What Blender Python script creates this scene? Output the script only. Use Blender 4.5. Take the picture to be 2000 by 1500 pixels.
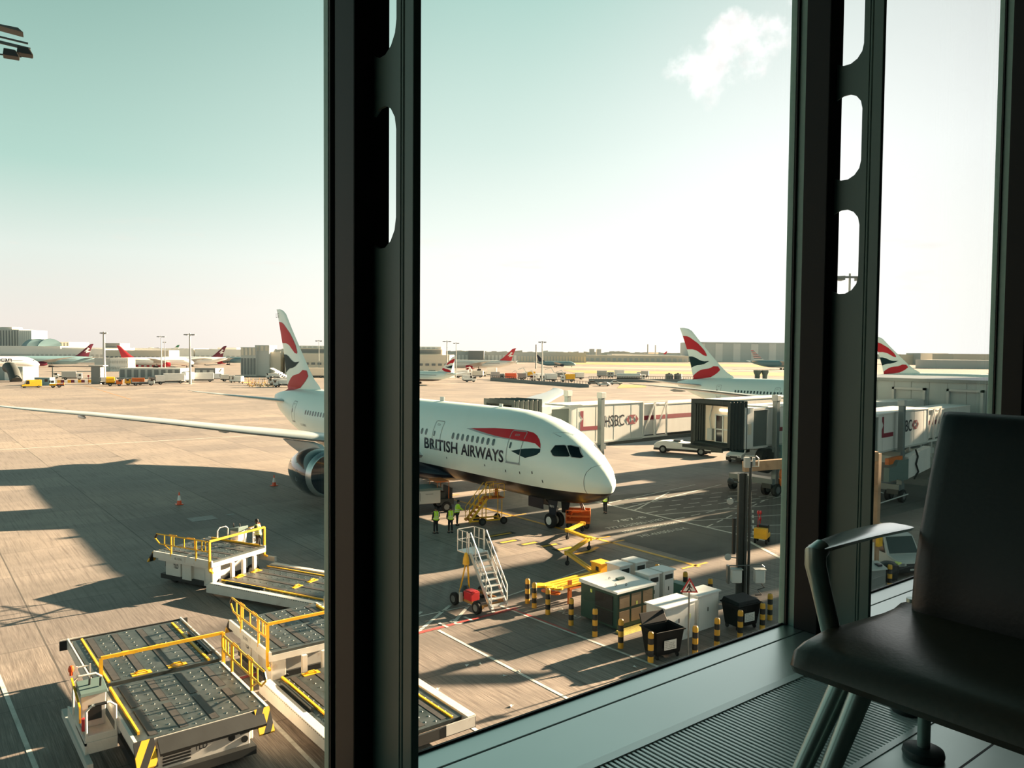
import bpy, bmesh, math, random
from mathutils import Vector, Matrix
for o in list(bpy.data.objects): bpy.data.objects.remove(o, do_unlink=True)
S = bpy.context.scene
COL = S.collection
PI = math.pi
# ---------------------------------------------------------------- camera, sky, sun, exposure
# axes: X runs along the terminal facade, Y outward over the apron, z = 0 is the apron
FPX, EYE, PITCH, ROLL, AZ = 1538.8, 12.06, .0398, .0083, math.radians(38.0)
cam = bpy.data.cameras.new('camera'); camo = bpy.data.objects.new('camera', cam); COL.objects.link(camo)
cam.sensor_width = 36; cam.lens = FPX/2000*36; cam.clip_start = .05; cam.clip_end = 9000
camo.matrix_world = (Matrix.Translation((0, 0, EYE)) @ Matrix.Rotation(-AZ, 4, 'Z')
                     @ Matrix.Rotation(PI/2-PITCH, 4, 'X') @ Matrix.Rotation(ROLL, 4, 'Z'))
S.camera = camo
S.view_settings.view_transform = 'Standard'; S.view_settings.look = 'None'
S.view_settings.exposure = 0.42; S.view_settings.gamma = 1.0
S.view_settings.use_curve_mapping = False

def lin(c):
    return tuple((v/255/12.92) if v/255 <= .04045 else ((v/255+.055)/1.055)**2.4 for v in c[:3])
def L4(c): return (*lin(c), 1)

SUN_EL = math.radians(16.7)
sun_dir = Vector((-.9975*math.cos(SUN_EL), .06*math.cos(SUN_EL), -math.sin(SUN_EL)))
sl = bpy.data.lights.new('sun', 'SUN'); sl.energy = 27; sl.color = (1, .74, .49); sl.angle = .012
so = bpy.data.objects.new('sun', sl); COL.objects.link(so)
so.rotation_mode = 'QUATERNION'; so.rotation_quaternion = sun_dir.to_track_quat('-Z', 'Y')
so.location = (60, 0, 60)

def build_world():
    w = bpy.data.worlds.new('sky'); S.world = w; w.use_nodes = True
    nt = w.node_tree; n = nt.nodes; n.clear(); l = nt.links
    def N(t, **k):
        o = n.new(t)
        for a, b in k.items(): setattr(o, a, b)
        return o
    def mth(op, a, b=None, c=None):
        o = N('ShaderNodeMath', operation=op)
        for i, v in enumerate((a, b, c)):
            if v is None: continue
            if isinstance(v, (int, float)): o.inputs[i].default_value = v
            else: l.new(v, o.inputs[i])
        return o.outputs[0]
    def ramp(f, stops):
        r = N('ShaderNodeValToRGB'); e = r.color_ramp.elements
        while len(e) < len(stops): e.new(.5)
        for el, (p, c) in zip(e, stops): el.position = p; el.color = (*c, 1)
        l.new(f, r.inputs[0]); return r.outputs[0]
    tc = N('ShaderNodeTexCoord'); sp = N('ShaderNodeSeparateXYZ'); l.new(tc.outputs['Generated'], sp.inputs[0])
    x, y, z = sp.outputs
    # elevation 0..1 over 0..90 degrees ; side = how far towards the sun
    el = mth('DIVIDE', mth('ARCSINE', z), PI/2)
    dot = mth('ADD', mth('MULTIPLY', x, .998), mth('MULTIPLY', y, -.06))
    dotn = mth('MULTIPLY_ADD', dot, .5, .5)
    away = ramp(el, [(0, lin((222, 211, 204))), (.02, lin((226, 216, 208))), (.07, lin((214, 220, 213))),
                     (.13, lin((170, 200, 190))), (.24, lin((137, 171, 162))), (.5, lin((64, 104, 102))), (.75, lin((22, 50, 58))), (1, lin((16, 44, 54)))])
    side = ramp(el, [(0, lin((252, 240, 228))), (.03, lin((252, 243, 234))), (.08, lin((238, 240, 234))),
                     (.16, lin((205, 221, 214))), (.27, lin((168, 199, 191))), (.5, lin((84, 122, 114))), (.75, lin((24, 52, 58))), (1, lin((16, 44, 54)))])
    sunw = ramp(el, [(0, (1.0, .96, .92)), (.05, (1.0, .97, .92)), (.15, (.94, .95, .93)),
                     (.26, lin((222, 226, 224))), (.5, lin((112, 138, 134))), (.75, lin((28, 54, 60))), (1, lin((16, 44, 54)))])
    t1 = N('ShaderNodeMapRange'); l.new(dotn, t1.inputs[0]); t1.inputs[1].default_value = .50; t1.inputs[2].default_value = .80; t1.interpolation_type = 'SMOOTHSTEP'
    t2 = N('ShaderNodeMapRange'); l.new(dotn, t2.inputs[0]); t2.inputs[1].default_value = .76; t2.inputs[2].default_value = .94; t2.interpolation_type = 'SMOOTHSTEP'
    m1 = N('ShaderNodeMix', data_type='RGBA'); l.new(t1.outputs[0], m1.inputs[0]); l.new(away, m1.inputs[6]); l.new(side, m1.inputs[7])
    m2 = N('ShaderNodeMix', data_type='RGBA'); l.new(t2.outputs[0], m2.inputs[0]); l.new(m1.outputs[2], m2.inputs[6]); l.new(sunw, m2.inputs[7])
    # clouds: one puff high on the right, faint low streaks near the horizon
    az, ce = math.radians(52.6), math.radians(19.6)
    cd = Vector((math.sin(az)*math.cos(ce), math.cos(az)*math.cos(ce), math.sin(ce)))
    right = Vector((math.cos(az), -math.sin(az), 0)); up = right.cross(cd)
    def dotv(v):
        d = N('ShaderNodeVectorMath', operation='DOT_PRODUCT'); l.new(tc.outputs['Generated'], d.inputs[0]); d.inputs[1].default_value = v
        return d.outputs['Value']
    u = dotv(right); v = dotv(up)
    u2 = mth('ADD', u, mth('MULTIPLY', v, .0)); v2 = mth('ADD', v, mth('MULTIPLY', u, -.35))
    r2 = mth('ADD', mth('POWER', mth('DIVIDE', u2, .066), 2), mth('POWER', mth('DIVIDE', v2, .040), 2))
    nz = N('ShaderNodeTexNoise'); nz.inputs['Scale'].default_value = 20; nz.inputs['Detail'].default_value = 9; nz.inputs['Roughness'].default_value = .62
    l.new(tc.outputs['Generated'], nz.inputs[0])
    cov = mth('SUBTRACT', mth('MULTIPLY_ADD', nz.outputs[0], 4.6, -1.2), r2)
    front = mth('GREATER_THAN', dotv(cd), .9)
    mr = N('ShaderNodeMapRange'); l.new(cov, mr.inputs[0]); mr.inputs[1].default_value = -.15; mr.inputs[2].default_value = .9; mr.interpolation_type = 'SMOOTHSTEP'
    puff = mth('MULTIPLY', mr.outputs[0], front)
    cn = N('ShaderNodeTexNoise'); cn.inputs['Scale'].default_value = 60; cn.inputs['Detail'].default_value = 4; l.new(tc.outputs['Generated'], cn.inputs[0])
    cc = ramp(cn.outputs[0], [(.3, lin((236, 232, 230))), (.6, lin((253, 252, 250)))])
    m3 = N('ShaderNodeMix', data_type='RGBA'); l.new(puff, m3.inputs[0]); l.new(m2.outputs[2], m3.inputs[6]); l.new(cc, m3.inputs[7])
    mp = N('ShaderNodeMapping'); mp.inputs['Scale'].default_value = (7, 7, 46); l.new(tc.outputs['Generated'], mp.inputs[0])
    n2 = N('ShaderNodeTexNoise'); n2.inputs['Scale'].default_value = 1.6; n2.inputs['Detail'].default_value = 5; l.new(mp.outputs[0], n2.inputs[0])
    band = mth('MULTIPLY', ramp(el, [(0, (0, 0, 0)), (.03, (0, 0, 0)), (.07, (1, 1, 1)), (.1, (0, 0, 0))]), ramp(n2.outputs[0], [(.58, (0, 0, 0)), (.78, (.45, .45, .45))]))
    m4 = N('ShaderNodeMix', data_type='RGBA'); l.new(band, m4.inputs[0]); l.new(m3.outputs[2], m4.inputs[6]); m4.inputs[7].default_value = L4((238, 214, 204))
    bg = N('ShaderNodeBackground'); l.new(m4.outputs[2], bg.inputs[0]); bg.inputs[1].default_value = 1.0
    out = N('ShaderNodeOutputWorld'); l.new(bg.outputs[0], out.inputs[0])
build_world()

# ---------------------------------------------------------------- geometry helpers
def ray(px, py):
    a, b = px-1000, py-750; c, s = math.cos, math.sin
    xx = a*c(ROLL)+b*s(ROLL); yy = -a*s(ROLL)+b*c(ROLL)
    dx, dy, dz = xx/FPX, 1.0, -yy/FPX
    y = dy*c(PITCH)+dz*s(PITCH); z = dz*c(PITCH)-dy*s(PITCH)
    return Vector((dx*c(AZ)+y*s(AZ), -dx*s(AZ)+y*c(AZ), z))
def G(px, py, z=0.0):
    "the point of the place at height z that the photograph shows at px, py"
    d = ray(px, py); t = (z-EYE)/d.z
    return Vector((0, 0, EYE))+t*d

class MB:
    def __init__(self): self.v = []; self.f = []; self.m = []; self.k = 0; self.T = None
    def mat(self, k): self.k = k; return self
    def xf(self, M=None): self.T = M; return self
    def add(self, vs, fs):
        b = len(self.v)
        self.v += [tuple(self.T @ Vector(p)) if self.T else tuple(p) for p in vs]
        self.f += [tuple(b+i for i in f) for f in fs]; self.m += [self.k]*len(fs); return self
    def box(self, x0, y0, z0, x1, y1, z1):
        if x1 < x0: x0, x1 = x1, x0
        if y1 < y0: y0, y1 = y1, y0
        if z1 < z0: z0, z1 = z1, z0
        return self.add([(x0,y0,z0),(x1,y0,z0),(x1,y1,z0),(x0,y1,z0),(x0,y0,z1),(x1,y0,z1),(x1,y1,z1),(x0,y1,z1)],
            [(0,3,2,1),(4,5,6,7),(0,1,5,4),(1,2,6,5),(2,3,7,6),(3,0,4,7)])
    def cbox(self, cx, cy, cz, sx, sy, sz): return self.box(cx-sx/2, cy-sy/2, cz-sz/2, cx+sx/2, cy+sy/2, cz+sz/2)
    def hexa(self, b, t):   # bottom 4, top 4 points
        return self.add(list(b)+list(t), [(0,3,2,1),(4,5,6,7),(0,1,5,4),(1,2,6,5),(2,3,7,6),(3,0,4,7)])
    def bar(self, p, q, w, h=None):
        h = h or w; p, q = Vector(p), Vector(q); d = (q-p)
        if d.length < 1e-6: return self
        d.normalize(); u = Vector((0,0,1)) if abs(d.z) < .95 else Vector((0,1,0))
        s = d.cross(u).normalized()*w/2; t = s.cross(d).normalized()*h/2
        return self.hexa([p-s-t, p+s-t, p+s+t, p-s+t], [q-s-t, q+s-t, q+s+t, q-s+t])
    def tube(self, pts, r, n=8, closed=False, cap=True):
        pts = [Vector(p) for p in pts]; N = len(pts)
        rs = r if isinstance(r, (list, tuple)) else [r]*N
        vs = []; prev = None
        for i, p in enumerate(pts):
            a = pts[i-1] if (i > 0 or closed) else p; b = pts[(i+1) % N] if (i < N-1 or closed) else p
            d = (b-a).normalized()
            u = prev if prev is not None else (Vector((0,0,1)) if abs(d.z) < .9 else Vector((1,0,0)))
            u = (u-d*u.dot(d))
            if u.length < 1e-4: u = d.orthogonal()
            u.normalize(); prev = u; w = d.cross(u)
            vs += [p+rs[i]*(math.cos(2*PI*k/n)*u+math.sin(2*PI*k/n)*w) for k in range(n)]
        fs = []
        for i in range(N if closed else N-1):
            j = (i+1) % N
            fs += [(i*n+k, i*n+(k+1) % n, j*n+(k+1) % n, j*n+k) for k in range(n)]
        if cap and not closed: fs += [tuple(range(n-1, -1, -1)), tuple((N-1)*n+k for k in range(n))]
        return self.add(vs, fs)
    def cyl(self, p, q, r, n=16, r2=None): return self.tube([p, q], [r, r if r2 is None else r2], n)
    def lathe(self, prof, o=(0,0,0), ax='z', n=24):   # prof: (along, radius)
        o = Vector(o); vs = []
        for a, r in prof:
            for k in range(n):
                c, s = r*math.cos(2*PI*k/n), r*math.sin(2*PI*k/n)
                vs.append(o+Vector({'z': (c, s, a), 'x': (a, c, s), 'y': (s, a, c)}[ax]))
        m = len(prof)
        fs = [(i*n+k, i*n+(k+1) % n, (i+1)*n+(k+1) % n, (i+1)*n+k) for i in range(m-1) for k in range(n)]
        fs += [tuple(range(n-1, -1, -1)), tuple((m-1)*n+k for k in range(n))]
        return self.add(vs, fs)
    def prism(self, poly, a, b, ax='y'):   # poly in the plane normal to ax: y -> (x,z), x -> (y,z), z -> (x,y)
        f = {'y': lambda p, t: (p[0], t, p[1]), 'x': lambda p, t: (t, p[0], p[1]), 'z': lambda p, t: (p[0], p[1], t)}[ax]
        n = len(poly)
        return self.add([f(p, a) for p in poly]+[f(p, b) for p in poly],
            [tuple(range(n-1, -1, -1)), tuple(range(n, 2*n))]+[(i, (i+1) % n, n+(i+1) % n, n+i) for i in range(n)])
    def quad(self, *p): return self.add(p, [tuple(range(len(p)))])
    def wheel(self, c, r, w, ax='y', mt=0, mr=1):
        k = self.k
        self.mat(mt).lathe([(-w/2, r*.62), (-w/2, r*.9), (-w*.36, r), (w*.36, r), (w/2, r*.9), (w/2, r*.62)], c, ax, 20)
        self.mat(mr).lathe([(-w*.52, r*.2), (-w*.52, r*.55), (w*.52, r*.55), (w*.52, r*.2)], c, ax, 14)
        return self.mat(k)
    def build(self, name, mats, parent=None, smooth=False, bevel=0, loc=None, ang=35):
        if not self.v: return None
        me = bpy.data.meshes.new(name); me.from_pydata([tuple(p) for p in self.v], [], self.f)
        mats = mats if isinstance(mats, (list, tuple)) else [mats]
        for m in mats: me.materials.append(m)
        for p, k in zip(me.polygons, self.m): p.material_index = min(k, len(mats)-1)
        bm = bmesh.new(); bm.from_mesh(me); bmesh.ops.recalc_face_normals(bm, faces=bm.faces)
        if smooth:
            lim = math.radians(ang)
            for e in bm.edges:
                if len(e.link_faces) == 2 and e.calc_face_angle(0) > lim: e.smooth = False
            for f in bm.faces: f.smooth = True
        bm.to_mesh(me); bm.free()
        o = bpy.data.objects.new(name, me); COL.objects.link(o)
        if parent: o.parent = parent
        if loc: o.location = loc
        if bevel:
            b = o.modifiers.new('bevel', 'BEVEL'); b.width = bevel; b.segments = 2; b.limit_method = 'ANGLE'
        return o

def thing(name, label, cat, loc=(0,0,0), rz=0, group=None):
    o = bpy.data.objects.new(name, None); COL.objects.link(o); o.location = loc; o.rotation_euler = (0,0,rz)
    o.empty_display_size = .2
    o['label'] = label; o['category'] = cat
    if group: o['group'] = group
    return o
def tag(o, label, cat, group=None, kind=None):
    o['label'] = label; o['category'] = cat
    if group: o['group'] = group
    if kind: o['kind'] = kind
    return o
def struct(o): o['kind'] = 'structure'; return o
def dup(root, loc, rz, label, group=None, scale=None):
    r = root.copy(); COL.objects.link(r); r.location = loc; r.rotation_euler = (0,0,rz); r['label'] = label
    if group: r['group'] = group
    if scale: r.scale = scale
    for ch in list(root.children):
        c = ch.copy(); COL.objects.link(c); c.parent = r
        for g in list(ch.children):
            d = g.copy(); COL.objects.link(d); d.parent = c
    return r

# ---------------------------------------------------------------- materials
MATS = {}
def mat(name, c, rough=.5, metal=0, var=0, vs=3, stretch=(1,1,1), dirt=None, ds=.6, dt=(.5,.75), spec=.5, bump=0, coat=0, emit=0):
    if name in MATS: return MATS[name]
    m = bpy.data.materials.new(name); m.use_nodes = True; MATS[name] = m
    nt = m.node_tree; b = nt.nodes['Principled BSDF']; l = nt.links
    b.inputs['Base Color'].default_value = L4(c); b.inputs['Roughness'].default_value = rough; b.inputs['Metallic'].default_value = metal
    b.inputs['Specular IOR Level'].default_value = spec
    if coat: b.inputs['Coat Weight'].default_value = coat
    if emit: b.inputs['Emission Color'].default_value = L4(c); b.inputs['Emission Strength'].default_value = emit
    if var or dirt or bump:
        tc = nt.nodes.new('ShaderNodeTexCoord'); mp = nt.nodes.new('ShaderNodeMapping'); l.new(tc.outputs['Object'], mp.inputs[0])
        mp.inputs['Scale'].default_value = stretch
        nz = nt.nodes.new('ShaderNodeTexNoise'); nz.inputs['Scale'].default_value = vs; nz.inputs['Detail'].default_value = 6; l.new(mp.outputs[0], nz.inputs[0])
        r = nt.nodes.new('ShaderNodeValToRGB'); l.new(nz.outputs[0], r.inputs[0])
        lc = lin(c); e = r.color_ramp.elements
        e[0].position = .3; e[1].position = .7
        e[0].color = (*[v*(1-var) for v in lc], 1); e[1].color = (*[min(1, v*(1+var)) for v in lc], 1)
        outc = r.outputs[0]
        if dirt:
            n2 = nt.nodes.new('ShaderNodeTexNoise'); n2.inputs['Scale'].default_value = ds; n2.inputs['Detail'].default_value = 8; n2.inputs['Roughness'].default_value = .65; l.new(mp.outputs[0], n2.inputs[0])
            r2 = nt.nodes.new('ShaderNodeValToRGB'); l.new(n2.outputs[0], r2.inputs[0]); r2.color_ramp.elements[0].position = dt[0]; r2.color_ramp.elements[1].position = dt[1]
            mx = nt.nodes.new('ShaderNodeMix'); mx.data_type = 'RGBA'; l.new(r2.outputs[0], mx.inputs[0]); l.new(outc, mx.inputs[6]); mx.inputs[7].default_value = L4(dirt); outc = mx.outputs[2]
        l.new(outc, b.inputs['Base Color'])
        if bump:
            bp = nt.nodes.new('ShaderNodeBump'); bp.inputs['Strength'].default_value = bump; bp.inputs['Distance'].default_value = .02
            l.new(nz.outputs[0], bp.inputs['Height']); l.new(bp.outputs[0], b.inputs['Normal'])
    return m
def M(k): return MATS[k]
mat('white_paint', (228,228,224), .35, var=.04, vs=1.2)
mat('grubby_white', (208,205,198), .45, var=.08, vs=2, dirt=(120,98,80), ds=1.3, dt=(.56,.82))
mat('cabinet_white', (215,217,215), .4, var=.04, vs=2, dirt=(150,140,128), ds=1.1, dt=(.6,.9))
mat('yellow_paint', (232,176,38), .4, var=.08, vs=3, dirt=(150,100,40), ds=2.5, dt=(.6,.85))
mat('orange_paint', (200,104,38), .45, var=.1, vs=2)
mat('red_paint', (188,40,46), .4, var=.06)
mat('dark_red', (128,26,44), .45, var=.06)
mat('black_paint', (26,27,27), .45)
mat('rubber', (20,20,21), .75, var=.2, vs=8)
mat('grey_metal', (128,134,134), .4, metal=.6, var=.08)
mat('dark_metal', (62,68,68), .4, metal=.6, var=.15)
mat('steel', (170,174,174), .28, metal=.9, var=.06)
mat('alu_white', (205,205,202), .3, metal=.4, var=.05)
mat('green_paint', (38,72,62), .45, var=.08, vs=2)
mat('mid_grey', (120,124,122), .5, var=.06)
mat('pale_grey', (178,180,176), .5, var=.05, vs=.6)
mat('glass_dark', (14,20,20), .06, spec=.8)
mat('vest', (190,235,40), .6)
mat('vest_tape', (214,218,200), .35)
mat('vest_pale', (214,224,120), .6)
mat('cloth_dark', (24,26,30), .8, var=.2, vs=10)
mat('skin', (150,105,82), .6)
mat('skin_dark', (70,48,38), .6)
mat('hair_dark', (20,17,15), .7)
mat('shoe', (16,16,16), .5)
mat('brown_panel', (142,120,96), .6, var=.12, vs=3, stretch=(1,1,8))
mat('beacon_orange', (235,88,40), .3)
mat('paint_line_white', (205,205,198), .6, var=.12, vs=2.5, dirt=(110,104,96), ds=1.2, dt=(.5,.9))
mat('paint_line_yellow', (226,172,60), .6, var=.12, vs=2.5, dirt=(120,96,60), ds=1.2, dt=(.55,.9))
mat('paint_line_red', (176,70,66), .6, var=.1, vs=2.5, dirt=(110,84,76), ds=1.2, dt=(.5,.9))

# ---------------------------------------------------------------- flat lettering
def text2d(s, w, h, shear=0, off=0):
    "triangulated outline of a text, scaled to w x h, origin lower left"
    cu = bpy.data.curves.new('lettering', 'FONT'); cu.body = s; cu.resolution_u = 3; cu.shear = shear; cu.offset = off
    o = bpy.data.objects.new('lettering', cu); COL.objects.link(o); bpy.context.view_layer.update()
    me = bpy.data.meshes.new_from_object(o.evaluated_get(bpy.context.evaluated_depsgraph_get()))
    vs = [(v.co.x, v.co.y) for v in me.vertices]; fs = [tuple(p.vertices) for p in me.polygons]
    bpy.data.objects.remove(o, do_unlink=True); bpy.data.curves.remove(cu); bpy.data.meshes.remove(me)
    x0 = min(v[0] for v in vs); x1 = max(v[0] for v in vs); y0 = min(v[1] for v in vs); y1 = max(v[1] for v in vs)
    return [((x-x0)/(x1-x0)*w, (y-y0)/(y1-y0)*h) for x, y in vs], fs
def lay(name, material, parent, vs, fs, f, grid=0):
    "lay a flat 2D shape on a surface given by f(u, v)"
    bm = bmesh.new(); bv = [bm.verts.new((a, b, 0)) for a, b in vs]
    for t in fs:
        try: bm.faces.new([bv[i] for i in t])
        except ValueError: pass
    if grid:
        for ax in (0, 1):
            lo = min(v.co[ax] for v in bm.verts); hi = max(v.co[ax] for v in bm.verts); k = math.floor(lo/grid)+1
            while k*grid < hi:
                co = Vector((0,0,0)); co[ax] = k*grid; no = Vector((0,0,0)); no[ax] = 1
                bmesh.ops.bisect_plane(bm, geom=bm.verts[:]+bm.edges[:]+bm.faces[:], plane_co=co, plane_no=no); k += 1
    for v in bm.verts: v.co = Vector(f(v.co.x, v.co.y))
    me = bpy.data.meshes.new(name); bm.to_mesh(me); bm.free()
    for p in me.polygons: p.use_smooth = bool(grid)
    me.materials.append(material); o = bpy.data.objects.new(name, me); COL.objects.link(o); o.parent = parent
    return o
def poly(pts):
    "fill a closed outline"
    from mathutils.geometry import tessellate_polygon
    t = tessellate_polygon([[Vector((a, b, 0)) for a, b in pts]])
    return list(pts), [tuple(x) for x in t]
def ring2(pts, w):
    "a closed line of width w along an outline"
    n = len(pts); out = []
    cx = sum(p[0] for p in pts)/n; cy = sum(p[1] for p in pts)/n
    vs = list(pts)
    for i, p in enumerate(pts):
        a = Vector(pts[i-1]); b = Vector(p); c = Vector(pts[(i+1) % n])
        d1 = (b-a).normalized(); d2 = (c-b).normalized(); nn = Vector((-(d1+d2).y, (d1+d2).x))
        nn = nn.normalized() if nn.length > 1e-6 else Vector((-d1.y, d1.x))
        if (Vector((cx, cy))-b).dot(nn) < 0: nn = -nn
        vs.append((b.x+nn.x*w, b.y+nn.y*w))
    return vs, [(i, (i+1) % n, n+(i+1) % n, n+i) for i in range(n)]
def rrect(cx, cy, w, h, r, k=4, sk=0):
    out = []
    for sx, sy, a0 in ((1,1,0),(-1,1,90),(-1,-1,180),(1,-1,270)):
        for i in range(k+1):
            a = math.radians(a0+90*i/k)
            y = cy+sy*(h/2-r)+r*math.sin(a)
            out.append((cx+sx*(w/2-r)+r*math.cos(a)+sk*(y-cy), y))
    return out
# ---------------------------------------------------------------- the ground
def apron_material():
    m = bpy.data.materials.new('apron_concrete'); m.use_nodes = True
    nt = m.node_tree; n = nt.nodes; l = nt.links; b = n['Principled BSDF']; b.inputs['Roughness'].default_value = .62; b.inputs['Specular IOR Level'].default_value = .35
    tc = n.new('ShaderNodeTexCoord')
    def noise(sc, stretch=(1,1,1), det=6, ro=.55):
        mp = n.new('ShaderNodeMapping'); mp.inputs['Scale'].default_value = stretch; l.new(tc.outputs['Object'], mp.inputs[0])
        z = n.new('ShaderNodeTexNoise'); z.inputs['Scale'].default_value = sc; z.inputs['Detail'].default_value = det; z.inputs['Roughness'].default_value = ro; l.new(mp.outputs[0], z.inputs[0]); return z.outputs[0]
    def ramp(f, stops):
        r = n.new('ShaderNodeValToRGB'); e = r.color_ramp.elements
        while len(e) < len(stops): e.new(.5)
        for el, (p, c) in zip(e, stops): el.position = p; el.color = (*c, 1) if len(c) == 3 else c
        l.new(f, r.inputs[0]); return r.outputs[0]
    def mix(f, a, c, mode='MIX'):
        x = n.new('ShaderNodeMix'); x.data_type = 'RGBA'; x.blend_type = mode
        if isinstance(f, float): x.inputs[0].default_value = f
        else: l.new(f, x.inputs[0])
        l.new(a, x.inputs[6])
        if isinstance(c, tuple): x.inputs[7].default_value = (*c, 1)
        else: l.new(c, x.inputs[7])
        return x.outputs[2]
    def mth(op, a, bb=None, c=None):
        o = n.new('ShaderNodeMath'); o.operation = op
        for i, v in enumerate((a, bb, c)):
            if v is None: continue
            if isinstance(v, (int, float)): o.inputs[i].default_value = v
            else: l.new(v, o.inputs[i])
        return o.outputs[0]
    sp = n.new('ShaderNodeSeparateXYZ'); l.new(tc.outputs['Object'], sp.inputs[0]); X, Y, _ = sp.outputs
    base = ramp(noise(.05, det=8), [(.3, (.245, .215, .196)), (.5, (.298, .257, .228)), (.7, (.345, .294, .252))])
    # slabs: every bay its own tone, with dark joints
    bx = mth('FLOOR', mth('DIVIDE', mth('SUBTRACT', X, 4.6), 7.5)); by = mth('FLOOR', mth('DIVIDE', mth('SUBTRACT', Y, .5), 6.0))
    cv = n.new('ShaderNodeCombineXYZ'); l.new(bx, cv.inputs[0]); l.new(by, cv.inputs[1])
    wn = n.new('ShaderNodeTexWhiteNoise'); wn.noise_dimensions = '2D'; l.new(cv.outputs[0], wn.inputs[0])
    tone = ramp(wn.outputs[0], [(0, (.84, .84, .85)), (1, (1.1, 1.09, 1.06))])
    base = mix(1.0, base, tone, 'MULTIPLY')
    streak = ramp(noise(1.0, (9, .22, 1), 5, .6), [(.32, (.62, .6, .6)), (.5, (1, 1, 1)), (.8, (1.12, 1.1, 1.08))])
    base = mix(1.0, base, streak, 'MULTIPLY')
    groove = ramp(noise(3.0, (14, .3, 1), 3, .5), [(.4, (.58, .55, .54)), (.62, (1.16, 1.16, 1.15))])
    near = n.new('ShaderNodeMapRange'); l.new(Y, near.inputs[0]); near.inputs[1].default_value = 48; near.inputs[2].default_value = 30
    base = mix(near.outputs[0], base, mix(1.0, base, groove, 'MULTIPLY'))
    # traffic grime on the parking stands (worn, oily), cleaner far out
    grime = ramp(noise(.16, (1, 1.6, 1), 9, .62), [(.42, (0, 0, 0)), (.64, (1, 1, 1))])
    nr = n.new('ShaderNodeMapRange'); l.new(Y, nr.inputs[0]); nr.inputs[1].default_value = 90; nr.inputs[2].default_value = 34; nr.inputs[3].default_value = .12; nr.inputs[4].default_value = .7
    base = mix(mth('MULTIPLY', grime, nr.outputs[0]), base, (.125, .11, .1))
    oil = ramp(noise(.55, (1, 1, 1), 6, .5), [(.66, (0, 0, 0)), (.74, (1, 1, 1))])
    base = mix(mth('MULTIPLY', oil, .55), base, (.07, .065, .06))
    # long dark tyre scuffs out on the taxi lane
    sc = ramp(noise(.35, (.16, 1.6, 1), 6, .6), [(.60, (0, 0, 0)), (.68, (1, 1, 1))])
    fr = n.new('ShaderNodeMapRange'); l.new(Y, fr.inputs[0]); fr.inputs[1].default_value = 95; fr.inputs[2].default_value = 130
    base = mix(mth('MULTIPLY', mth('MULTIPLY', sc, fr.outputs[0]), .75), base, (.12, .1, .09))
    def joint(v, off, per, w):
        f = mth('FRACT', mth('DIVIDE', mth('SUBTRACT', v, off), per)); d = mth('MINIMUM', f, mth('SUBTRACT', 1.0, f))
        return mth('LESS_THAN', mth('MULTIPLY', d, per), w)
    jj = mth('MAXIMUM', joint(X, 4.6, 7.5, .035), joint(Y, .5, 6.0, .02))
    base = mix(mth('MULTIPLY', jj, .75), base, (.06, .055, .05))
    l.new(base, b.inputs['Base Color'])
    bp = n.new('ShaderNodeBump'); bp.inputs['Strength'].default_value = .25; bp.inputs['Distance'].default_value = .02
    l.new(noise(2.0, (6, .6, 1), 4), bp.inputs['Height']); l.new(bp.outputs[0], b.inputs['Normal'])
    return m
ground = struct(MB().quad((-700,-300,0),(4200,-300,0),(4200,4200,0),(-700,4200,0)).build('apron_ground', apron_material()))

def strip(name, pts, z, material, parent=ground):
    vs, fs = poly([(p[0], p[1]) for p in pts])
    return lay(name, material, parent, vs, fs, lambda a, b: (a, b, z))
def lines(name, segs, material, z=.012, parent=ground):
    "painted straight lines: (x0, y0, x1, y1, width)"
    mb = MB()
    for x0, y0, x1, y1, w in segs:
        d = Vector((x1-x0, y1-y0, 0)).normalized(); s = Vector((-d.y, d.x, 0))*w/2; p = Vector((x0, y0, z)); q = Vector((x1, y1, z))
        mb.quad(p-s, q-s, q+s, p+s)
    return mb.build(name, material, parent)
mat('stand_shade', (92, 90, 86), .75, var=.16, vs=.5, dirt=(62, 62, 60), ds=.2, dt=(.45, .7))
mat('grass', (150, 128, 60), .95, var=.2, vs=.02, dirt=(140, 118, 78), ds=.01)
mat('runway', (150, 138, 124), .9, var=.08, vs=.01)
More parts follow.
